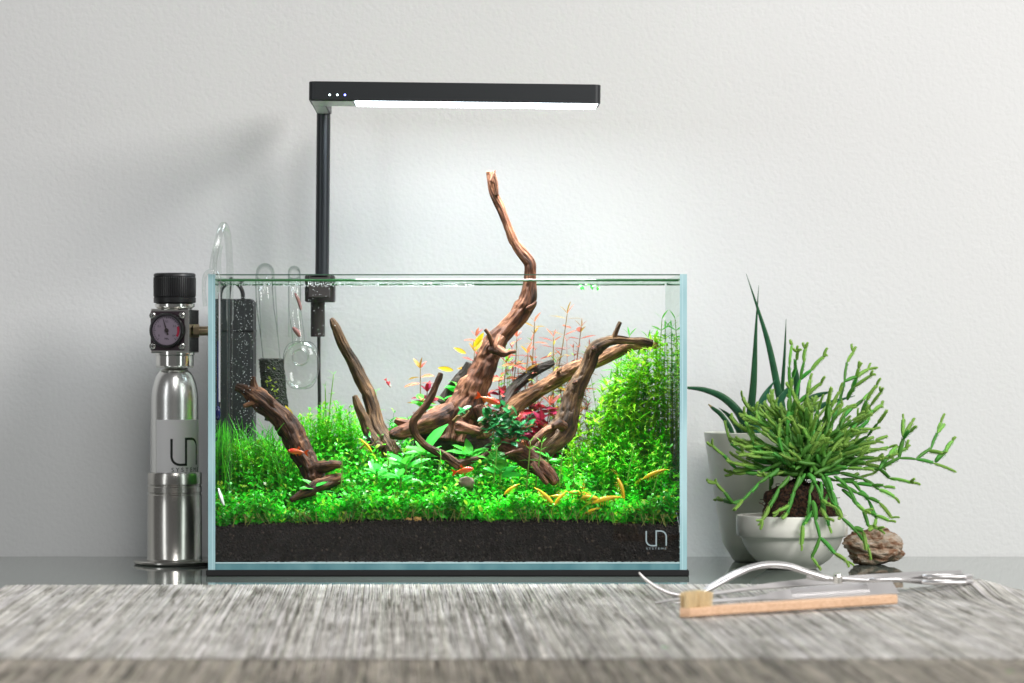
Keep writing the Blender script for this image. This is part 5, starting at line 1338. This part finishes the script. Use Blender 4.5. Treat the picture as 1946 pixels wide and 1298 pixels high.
    key = [[(1497, 880), (1497, 829), (1500, 782), (1502, 735), (1500, 697), (1505, 655)], [(1500, 800), (1507, 782), (1521, 721), (1528, 688), (1531, 662)], [(1500, 782), (1535, 751), (1561, 728)], [(1521, 721), (1541, 704), (1565, 678)], [(1535, 751), (1540, 722)], [(1502, 735), (1512, 700), (1516, 668)],
           [(1570, 860), (1582, 805), (1596, 763), (1605, 725), (1610, 688), (1622, 669)], [(1605, 725), (1629, 716), (1650, 702)], [(1620, 745), (1628, 720), (1632, 700)], [(1610, 760), (1624, 735), (1655, 714)],
           [(1590, 840), (1605, 791), (1640, 760), (1656, 745)], [(1600, 850), (1629, 801), (1676, 770)], [(1560, 900), (1610, 890), (1638, 890), (1671, 892), (1709, 871), (1741, 873), (1774, 880), (1817, 897)], [(1709, 871), (1718, 833), (1717, 796)], [(1718, 833), (1742, 810)], [(1720, 828), (1733, 803)],
           [(1741, 873), (1770, 852), (1782, 822), (1788, 803)], [(1765, 857), (1792, 862)], [(1777, 878), (1797, 858), (1810, 838)], [(1782, 822), (1795, 806)], [(1671, 892), (1690, 909), (1731, 917)], [(1671, 892), (1690, 865), (1704, 850)], [(1690, 865), (1722, 853)],
           [(1600, 860), (1640, 845), (1687, 829)], [(1590, 920), (1629, 937), (1671, 955), (1694, 984)], [(1600, 915), (1657, 923), (1701, 927)], [(1544, 951), (1549, 988), (1558, 1021), (1542, 1059), (1554, 1075)], [(1558, 1021), (1586, 1052), (1608, 1066)], [(1590, 960), (1600, 984), (1629, 1012), (1650, 1040), (1655, 1064)],
           [(1620, 1005), (1640, 1010), (1646, 1045)], [(1510, 880), (1488, 876), (1441, 899), (1394, 899)], [(1488, 880), (1455, 866), (1432, 840), (1417, 800)], [(1470, 880), (1432, 871), (1389, 843), (1377, 800)], [(1441, 899), (1399, 890), (1376, 865), (1354, 847)], [(1480, 890), (1441, 918), (1412, 950), (1394, 970)],
           [(1412, 950), (1394, 956), (1377, 935), (1361, 918)], [(1394, 956), (1376, 950), (1362, 948)], [(1520, 895), (1525, 909), (1544, 951)], [(1544, 970), (1525, 998), (1523, 1035)], [(1480, 890), (1464, 904), (1462, 941), (1474, 951)], [(1500, 860), (1470, 830), (1448, 805), (1436, 780)], [(1448, 805), (1424, 800)], [(1510, 850), (1480, 812), (1464, 795), (1440, 783)],
           [(1530, 900), (1510, 930), (1500, 960), (1480, 970)], [(1560, 900), (1580, 950), (1600, 984)], [(1600, 930), (1640, 970), (1690, 990)], [(1640, 970), (1650, 1000), (1668, 1005)], [(1530, 870), (1540, 820), (1555, 780), (1565, 750)], [(1545, 870), (1565, 830), (1590, 790), (1610, 775)],
           [(1550, 880), (1580, 850), (1620, 830), (1650, 800), (1655, 780)], [(1560, 890), (1600, 870), (1650, 860), (1690, 850)], [(1520, 880), (1515, 840), (1525, 800), (1535, 770)], [(1500, 880), (1470, 860), (1430, 858)], [(1600, 900), (1640, 910), (1670, 930), (1700, 945)], [(1620, 915), (1650, 950), (1665, 985), (1660, 1000)], [(1560, 905), (1575, 935), (1560, 965), (1570, 985)]]
    for pl in key:
        if pl[-1][1] > 962: chain(pl, d - .035 if pl[0][1] < 950 else d - .058, d - RP.uniform(.060, .068))
        else: chain(pl, d + RP.uniform(-.03, .01), d + RP.uniform(-.05, .03))
    for (x0, y0, x1, y1) in ((1500, 905, 1462, 962), (1520, 905, 1495, 975), (1548, 905, 1535, 980), (1570, 905, 1590, 972), (1585, 905, 1628, 960), (1535, 900, 1562, 950), (1560, 915, 1575, 1000)):
        chain([(x0, y0), ((x0 + x1) / 2 + RP.uniform(-8, 8), (y0 + y1) / 2 - 6), (x1, y1), (x1 + (x1 - x0) * .35, y1 + RP.uniform(8, 26))], d - .045, d - RP.uniform(.058, .066))
    rr = RP
    while count < 820:
        a = rr.uniform(.05, 3.1); c0 = (1535 + rr.uniform(-35, 40), 885 + rr.uniform(-20, 25)); n = rr.randint(2, 5); pl = [c0]; L = rr.uniform(24, 34)
        for q in range(n):
            a += rr.uniform(-.35, .35); x, y = pl[-1]; x += math.cos(a) * L * 1.15; y -= math.sin(a) * L
            if y < 712 or x < 1385 or x > 1700: break
            pl.append((x, y))
        if len(pl) > 1: chain(pl, d + rr.uniform(-.04, .03), d + rr.uniform(-.05, .045))
    for (q, dv) in list(tips):
        if rr.random() < .25: continue
        for k2 in range(rr.randint(1, 3)):
            w = (dv.normalized() + Vector((rr.uniform(-.8, .8), rr.uniform(-.5, .5), rr.uniform(-.5, .8)))).normalized(); L = S(rr.uniform(9, 22), d); r = S(rr.uniform(1.7, 2.6), d)
            Mj = frame(q - w * L * .05, w, (.2, -1, .1), L, r, r); vv = np.array([tuple(Mj @ v.co) for v in J_NEW.vertices]); cc = np.empty(len(vv) * 4, np.float32); J_NEW.color_attributes['Col'].data.foreach_get('color', cc)
            extra[1].add(vv, [tuple(p.vertices) for p in J_NEW.polygons], cc.reshape(-1, 4)[:, :3])
    for e, mt in zip(extra, (CACT, CACT_Y)): tag(e.build('joint_mass', mt, k, sharp=None), kind='stuff')
build_bowl()
def build_rock():
    d = .175; c = P(1663, 1040, d); m = MB()
    rough_stone(m, (c.x, c.y, S(36, d)), S(57, d), S(46, d), S(34, d), 31, (1, 1, 1), .30, 90, 60)
    mt, nt, b = new_mat('petrified_rock'); b.inputs['Roughness'].default_value = .8
    tc = N(nt, 'ShaderNodeTexCoord'); mp = N(nt, 'ShaderNodeMapping'); mp.inputs['Scale'].default_value = (40, 40, 95); mp.inputs['Rotation'].default_value = (0, .35, 0)
    nt.links.new(tc.outputs['Object'], mp.inputs['Vector']); nz = N(nt, 'ShaderNodeTexNoise', Scale=1.0, Detail=6.0, Roughness=.6, Distortion=1.2); nt.links.new(mp.outputs['Vector'], nz.inputs['Vector'])
    r = ramp(nt, nz.outputs['Fac'], [(.33, (.06, .026, .014)), (.44, (.26, .13, .07)), (.54, (.46, .35, .26)), (.68, (.52, .47, .41))]); nt.links.new(r.outputs['Color'], b.inputs['Base Color'])
    n2 = N(nt, 'ShaderNodeTexNoise', Scale=220.0, Detail=6.0); nt.links.new(tc.outputs['Object'], n2.inputs['Vector'])
    ad = N(nt, 'ShaderNodeMath', operation='ADD'); nt.links.new(nz.outputs['Fac'], ad.inputs[0]); nt.links.new(n2.outputs['Fac'], ad.inputs[1])
    bp = N(nt, 'ShaderNodeBump', Strength=.9, Distance=.003); nt.links.new(ad.outputs[0], bp.inputs['Height']); nt.links.new(bp.outputs['Normal'], b.inputs['Normal'])
    o = m.build('rock', mt, sharp=None); tag(o, 'rough tan and brown rock behind the white bowl', 'rock')
build_rock()

# ------------------------------------------------------------------ table mat and tools
def ground(px, py, z=0.0):
    """point on the horizontal plane z seen at that pixel"""
    Y = (HCAM - z) * F_PX / (py - HYP); return Vector(((px - CXP) * Y / F_PX, Y - DCAM, z))
def mat_z(x, d):
    return .0022 + .010 * math.exp(-((x - .459) / .030) ** 2) * math.exp(-((d + .235) / .085) ** 2)
def woven_material(name, dark, mid, light):
    mt, nt, b = new_mat(name); b.inputs['Roughness'].default_value = .55; b.inputs['Specular IOR Level'].default_value = .35
    at = N(nt, 'ShaderNodeAttribute', attribute_name='grain'); mp = N(nt, 'ShaderNodeMapping'); mp.inputs['Scale'].default_value = (330, 6.0, 1.0)
    nt.links.new(at.outputs['Vector'], mp.inputs['Vector']); nz = N(nt, 'ShaderNodeTexNoise', Scale=1.0, Detail=3.0, Roughness=.6); nt.links.new(mp.outputs['Vector'], nz.inputs['Vector'])
    r = ramp(nt, nz.outputs['Fac'], [(.34, dark), (.45, mid), (.64, light)])
    ca = N(nt, 'ShaderNodeAttribute', attribute_name='Col'); mx = N(nt, 'ShaderNodeMixRGB', blend_type='MULTIPLY'); mx.inputs['Fac'].default_value = 1
    nt.links.new(ca.outputs['Color'], mx.inputs['Color1']); nt.links.new(r.outputs['Color'], mx.inputs['Color2'])
    # worn lighter and darker patches, a few centimetres across
    mp3 = N(nt, 'ShaderNodeMapping'); mp3.inputs['Scale'].default_value = (45, 14, 1.0); nt.links.new(at.outputs['Vector'], mp3.inputs['Vector'])
    n3 = N(nt, 'ShaderNodeTexNoise', Scale=1.0, Detail=2.0); nt.links.new(mp3.outputs['Vector'], n3.inputs['Vector']); r3 = ramp(nt, n3.outputs['Fac'], [(.3, (.72, .71, .69)), (.7, (1.12, 1.12, 1.12))])
    m2 = N(nt, 'ShaderNodeMixRGB', blend_type='MULTIPLY'); m2.inputs['Fac'].default_value = 1
    nt.links.new(mx.outputs['Color'], m2.inputs['Color1']); nt.links.new(r3.outputs['Color'], m2.inputs['Color2']); nt.links.new(m2.outputs['Color'], b.inputs['Base Color'])
    mp2 = N(nt, 'ShaderNodeMapping'); mp2.inputs['Scale'].default_value = (1, 1, 0); nt.links.new(at.outputs['Vector'], mp2.inputs['Vector'])
    wv = N(nt, 'ShaderNodeTexWave', Scale=110.0, Distortion=1.0, Detail=1.0); wv.bands_direction = 'Y'; nt.links.new(mp2.outputs['Vector'], wv.inputs['Vector'])
    bp = N(nt, 'ShaderNodeBump', Strength=.3, Distance=.0006); nt.links.new(wv.outputs['Fac'], bp.inputs['Height']); nt.links.new(bp.outputs['Normal'], b.inputs['Normal'])
    return mt
def build_mat(label, far, x0, x1, near, base_z, tint, mat, seed, nseg, lift):
    t = thing('placemat', label, 'placemat', ((x0 + x1) / 2, (far[0][1] + near) / 2, 0))
    fx = [p[0] for p in far]; fd = [p[1] for p in far]
    ss = [0, .003] + list(np.linspace(.012, 1.0, nseg)); ns = len(ss)
    def pos(x, q, h):
        d0 = float(np.interp(x, fx, fd)); d = d0 + (near - d0) * q; xx = x + (d0 - d) * .016
        return (xx, d, base_z + (mat_z(xx, d) - .0022 if lift else 0) + h)
    m = MB(); v, f = [], []; xs = np.linspace(x0, x1, 80); n0 = len(xs) * ns
    for h in (-.0006, -.0019):
        for x in xs:
            for q in ss: v.append(pos(x, q, h))
    for i in range(len(xs) - 1):
        for j in range(ns - 1):
            a = i * ns + j; f.append((a, a + ns, a + ns + 1, a + 1)); f.append((n0 + a, n0 + a + 1, n0 + a + ns + 1, n0 + a + ns))
        for j in (0, ns - 1): a = i * ns + j; f.append((a, a + ns, n0 + a + ns, n0 + a))
    m.add(v, f); m.build('backing', pbr('mat_backing', (.10, .09, .075), .9), t)
    m = MB(); rs = np.random.RandomState(seed); x = x0; V, Fc, Cc, G = [], [], [], []; k0 = 0
    while x < x1:
        w = rs.uniform(.0010, .0021); h = rs.uniform(.0003, .0010); start = rs.uniform(-.0012, .0015); nsx = rs.uniform(0, 100)
        c_ = np.array(tint) * (0.72 + .42 * rs.uniform(0, 1) ** .8) * np.array((1, 1 - .03 * rs.rand(), 1 - .07 * rs.rand())); d0 = float(np.interp(x, fx, fd))
        for j, q in enumerate(ss):
            s_ = q * (d0 - near); hh = h + .00035 * noise.noise(Vector((nsx, s_ * 60, 0))); ww = w * (.42 + .18 * noise.noise(Vector((nsx, s_ * 25, 3)))); sh = .0006 * noise.noise(Vector((nsx * .3, s_ * 9, 7)))
            qq = max(0, q + start / (d0 - near)) if j == 0 else q + (start / (d0 - near) if j == ns - 1 else 0)
            for (u, z) in ((-1, -.0004), (0, hh), (1, -.0004)):
                V.append(pos(x + sh + u * ww, qq, z)); Cc.append(c_); G.append((x + (nsx - 50) * .00004, s_, nsx * .004 + seed))
        for j in range(ns - 1):
            for e in (0, 1): a = k0 + j * 3 + e; Fc.append((a, a + 1, a + 4, a + 3))
        k0 += ns * 3; x += w * .92
    m.v = [np.array(V)]; m.f = Fc; m.c = [np.array(Cc)]; m.g = [np.array(G)]; m.n = len(V)
    o = m.build('threads', mat, t, sharp=None); tag(o, kind='stuff')
# far edge follows the photo: straight, then swinging towards the front at the right
build_mat('wide light grey woven placemat in front of the aquarium', [(-.394, -.158), (-.15, -.150), (.057, -.143), (.207, -.146), (.297, -.150), (.357, -.175), (.417, -.205), (.477, -.235), (.53, -.28), (.68, -.40)],
          -.394, .66, -.908, .0022, (.69, .68, .665), woven_material('woven_thread', (.40, .38, .345), (.95, .94, .925), (1.22, 1.22, 1.23)), 77, 90, True)
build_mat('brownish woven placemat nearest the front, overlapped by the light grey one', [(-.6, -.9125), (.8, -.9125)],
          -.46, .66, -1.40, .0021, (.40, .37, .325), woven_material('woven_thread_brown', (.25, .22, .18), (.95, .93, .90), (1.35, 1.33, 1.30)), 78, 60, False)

SATIN = pbr('satin_steel', (.76, .74, .74), .36, 1.0)
def strip(mb, pts, wid, thick, up=(0, 0, 1)):
    """flat bar along 3-D points with a width (horizontal) and thickness per point"""
    pts = [Vector(p) for p in pts]; n = len(pts); v, f = [], []
    for i in range(n):
        T = (pts[min(i + 1, n - 1)] - pts[max(i - 1, 0)]).normalized(); sd = T.cross(Vector(up)).normalized(); nn = sd.cross(T).normalized()
        w = wid[i] if hasattr(wid, '__len__') else wid; th = thick[i] if hasattr(thick, '__len__') else thick
        c = .3
        for (a, b) in ((-1, -1 + c), (-1 + c * th / max(w, 1e-6), -1), (1 - c * th / max(w, 1e-6), -1), (1, -1 + c), (1, 1 - c), (1 - c * th / max(w, 1e-6), 1), (-1 + c * th / max(w, 1e-6), 1), (-1, 1 - c)):
            v.append(tuple(pts[i] + sd * (a * w / 2) + nn * (b * th / 2)))
    for i in range(n - 1):
        for k in range(8): k2 = (k + 1) % 8; f.append((i * 8 + k, i * 8 + k2, (i + 1) * 8 + k2, (i + 1) * 8 + k))
    f.append(tuple(range(7, -1, -1))); f.append(tuple((n - 1) * 8 + k for k in range(8)))
    mb.add(v, f)
def build_tools():
    # --- toothbrush style cleaning brush with bamboo handle
    zb = .0034
    a, b = ground(1292, 1173, zb), ground(1697, 1151, zb)
    t = thing('bamboo_brush', 'small cleaning brush with bamboo handle and tan bristles on the mat', 'brush', tuple(a))
    ax = (b - a); L = ax.length; ax.normalize(); sd = Vector((ax.y, -ax.x, 0)); upv = Vector((0, 0, 1))
    def bp(u, s, z): return a + ax * u + sd * s + upv * z
    n = 40; v, f = [], []; H = .0078
    for i in range(n + 1):
        u = L * i / n; tt = i / n; w = .0062 * (min(1, math.sqrt(max(0, 1 - (1 - min(1, tt / .03)) ** 2)) + .02)) * (1 - .28 * math.exp(-((tt - .24) / .1) ** 2)) * (1 if tt < .985 else .93)
        h = H * (1 - .12 * math.exp(-((tt - .05) / .1) ** 2)); e = .0012
        for (s, z) in ((-w, e), (-w + min(e, w * .5), 0), (w - min(e, w * .5), 0), (w, e), (w, h - e), (w - min(e, w * .5), h), (-w + min(e, w * .5), h), (-w, h - e)): v.append(tuple(bp(u, s, z + tt * .0015)))
    for i in range(n):
        for k in range(8): k2 = (k + 1) % 8; f.append((i * 8 + k, i * 8 + k2, (i + 1) * 8 + k2, (i + 1) * 8 + k))
    f.append(tuple(range(7, -1, -1))); f.append(tuple(n * 8 + k for k in range(8)))
    m = MB(); m.add(v, f)
    bm, nt, bb = new_mat('bamboo'); bb.inputs['Roughness'].default_value = .5
    tc = N(nt, 'ShaderNodeTexCoord'); mp = N(nt, 'ShaderNodeMapping'); mp.inputs['Scale'].default_value = (18, 500, 700); nt.links.new(tc.outputs['Object'], mp.inputs['Vector'])
    nz = N(nt, 'ShaderNodeTexNoise', Scale=1.0, Detail=3.0); nt.links.new(mp.outputs['Vector'], nz.inputs['Vector']); r = ramp(nt, nz.outputs['Fac'], [(.3, (.62, .38, .23)), (.7, (.78, .53, .36))]); nt.links.new(r.outputs['Color'], bb.inputs['Base Color'])
    m.build('handle', bm, t, sharp=30)
    BR = mat_col('bristle', .55, .3)
    rs = np.random.RandomState(4)
    for row in (-.7, .7):
        for i in range(9):
            m = MB(); c0 = bp(.0040 + i * .0031, row * .0032, H * .9)
            for k in range(34):
                o = Vector((rs.uniform(-1, 1), rs.uniform(-1, 1), 0)) * .0010; q = c0 + o; e = q + o * 1.0 + upv * (.0128 * (1 - .10 * ((i - 4) / 4) ** 2) + rs.uniform(-.0012, .0010))
                m.tube([tuple(q), tuple(q.lerp(e, .5)), tuple(e)], .00016, 3, np.array((.96, .78, .48)) * rs.uniform(.8, 1.15), cap=False)
            m.build('bristle_tuft', BR, t, sharp=None)
    # --- straight tweezers, two arms
    t = thing('tweezers', 'long steel aquascaping tweezers with ridged grip behind the bamboo brush', 'tweezers', tuple(ground(1560, 1135, .004)))
    def arm(name, line, wd, th):
        C = catmull([(*ground(px, py, z), w, q) for (px, py, z), w, q in zip(line, wd, th)], 8); m = MB()
        strip(m, [c[:3] for c in C], [c[3] for c in C], [c[4] for c in C], up=(0, -.8, .6)); return m.build(name, SATIN, t, sharp=40), C
    # grounds are given for the pixel the arm's centre line shows at height z
    front, C = arm('arm', [(1283, 1147, .0040), (1360, 1142, .0060), (1438, 1137, .0075), (1490, 1131, .009), (1560, 1126, .0105), (1640, 1121, .012), (1701, 1117, .0125)],
                   [.0016, .003, .004, .010, .0135, .0135, .0130], [.0014, .0016, .0017, .0017, .0017, .0017, .0017])
    arm('arm', [(1244, 1146, .0040), (1330, 1132, .0075), (1410, 1121, .0090), (1470, 1113, .0105), (1560, 1105, .0125), (1660, 1100, .0145), (1740, 1096, .0150), (1830, 1093, .015)],
        [.0016, .003, .0035, .006, .0075, .009, .010, .010], [.0014, .0016, .0017, .0017, .0017, .0017, .0017, .0017])
    m = MB()
    P0, P1 = Vector(C[26][:3]), Vector(C[41][:3])
    for k in range(34):
        q = P0.lerp(P1, k / 33); i = int(26 + 15 * k / 33); q = Vector(C[i][:3]).lerp(Vector(C[min(i + 1, len(C) - 1)][:3]), 26 + 15 * k / 33 - i)
        T = (P1 - P0).normalized(); sdv = T.cross(Vector((0, -.8, .6))).normalized(); nn = sdv.cross(T).normalized(); o = nn * .00105
        m.tube([tuple(q + o - sdv * .0060), tuple(q + o + sdv * .0060)], .00036, 6)
    m.build('grip_ridges', SATIN, front, sharp=None)
    # --- wave scissors lying behind, handles to the right
    t = thing('wave_scissors', 'curved steel wave scissors lying behind the tweezers with tip raised', 'scissors', tuple(ground(1400, 1125, .003)))
    def wave(name, pts, wd, th, mat=SATIN):
        C = catmull([(*P(px, py, d), w, q) for (px, py, d), w, q in zip(pts, wd, th)], 8); m = MB()
        m.tube([tuple(c[:3]) for c in C], [c[3] * .6 for c in C], 14, flat=.85); return m.build(name, mat, t, sharp=50)
    D0 = ground(1290, 1137, .003).y + .02
    wave('blade', [(1214, 1088, D0), (1229, 1103, D0), (1253, 1119, D0), (1283, 1130, D0), (1318, 1130, D0), (1350, 1119, D0 + .005), (1395, 1095, D0 + .01), (1428, 1080, D0 + .014), (1460, 1074, D0 + .018), (1495, 1076, D0 + .02), (1530, 1087, D0 + .022), (1572, 1100, D0 + .026)],
         [.0012, .0025, .0036, .004, .004, .0042, .0045, .0046, .0046, .0046, .0046, .0050], [.0014, .002, .003, .0032, .0032, .0034, .0036, .0036, .0036, .0036, .0036, .0036])
    wave('blade', [(1330, 1126, D0 + .012), (1368, 1103, D0 + .016), (1400, 1087, D0 + .02), (1432, 1076, D0 + .023), (1462, 1071, D0 + .026), (1500, 1074, D0 + .028), (1540, 1088, D0 + .03), (1580, 1100, D0 + .032)],
         [.003, .0036, .0042, .0042, .0042, .0042, .0042, .0042], [.0025, .003, .003, .003, .003, .003, .003, .003])
    m = MB(); q = P(1592, 1098, D0 + .022)
    m.lathe([(.0001, .004), (.0032, .0035), (.0042, .002), (.0042, -.004), (.0001, -.004)], q, 20, M=Matrix.Rotation(math.radians(12), 4, 'X')); m.build('pivot_screw', CHROME, t, sharp=30)
    wave('shank', [(1532, 1097, D0 + .03), (1560, 1100, D0 + .032), (1600, 1100, D0 + .034), (1650, 1103, D0 + .036)], [.003, .004, .005, .004], [.002, .0025, .003, .003])
    for (zo, s) in ((0, 0), (9, .016)):
        c = P(1800, 1099 + zo * .3, D0 + .055 + s); m = MB()
        m.tube([(c.x + math.cos(2 * math.pi * k / 40) * .021, c.y + math.sin(2 * math.pi * k / 40) * .013, .0055 + mat_z(c.x, c.y) + .003 * s * 60) for k in range(41)], .0021, 10, cap=False); m.build('finger_ring', SATIN, t, sharp=None)
        e = P(1650, 1103, D0 + .036 + s * .3); m = MB()
        m.tube([tuple(e), tuple(e.lerp(Vector((c.x - .021, c.y, c.z)), .5)), (c.x - .0212, c.y, .0055 + mat_z(c.x, c.y) + .003 * s * 60)], [.0018, .002, .0021], 10); m.build('shank', SATIN, t, sharp=None)
build_tools()
# shreds of trimmed leaf on the mat
for (px, py, lab) in ((1256, 1230, 'tiny shred of green leaf on the mat below the brush'), (1912, 1276, 'tiny yellow green leaf shred at the lower right of the mat')):
    q = ground(px, py, .0035); L = .006
    o = place('leaf_shred', M_ROUND, None, frame(q, (1, .4, .1), (0, 0, 1), L, L, L)); tag(o, lab, 'leaf')
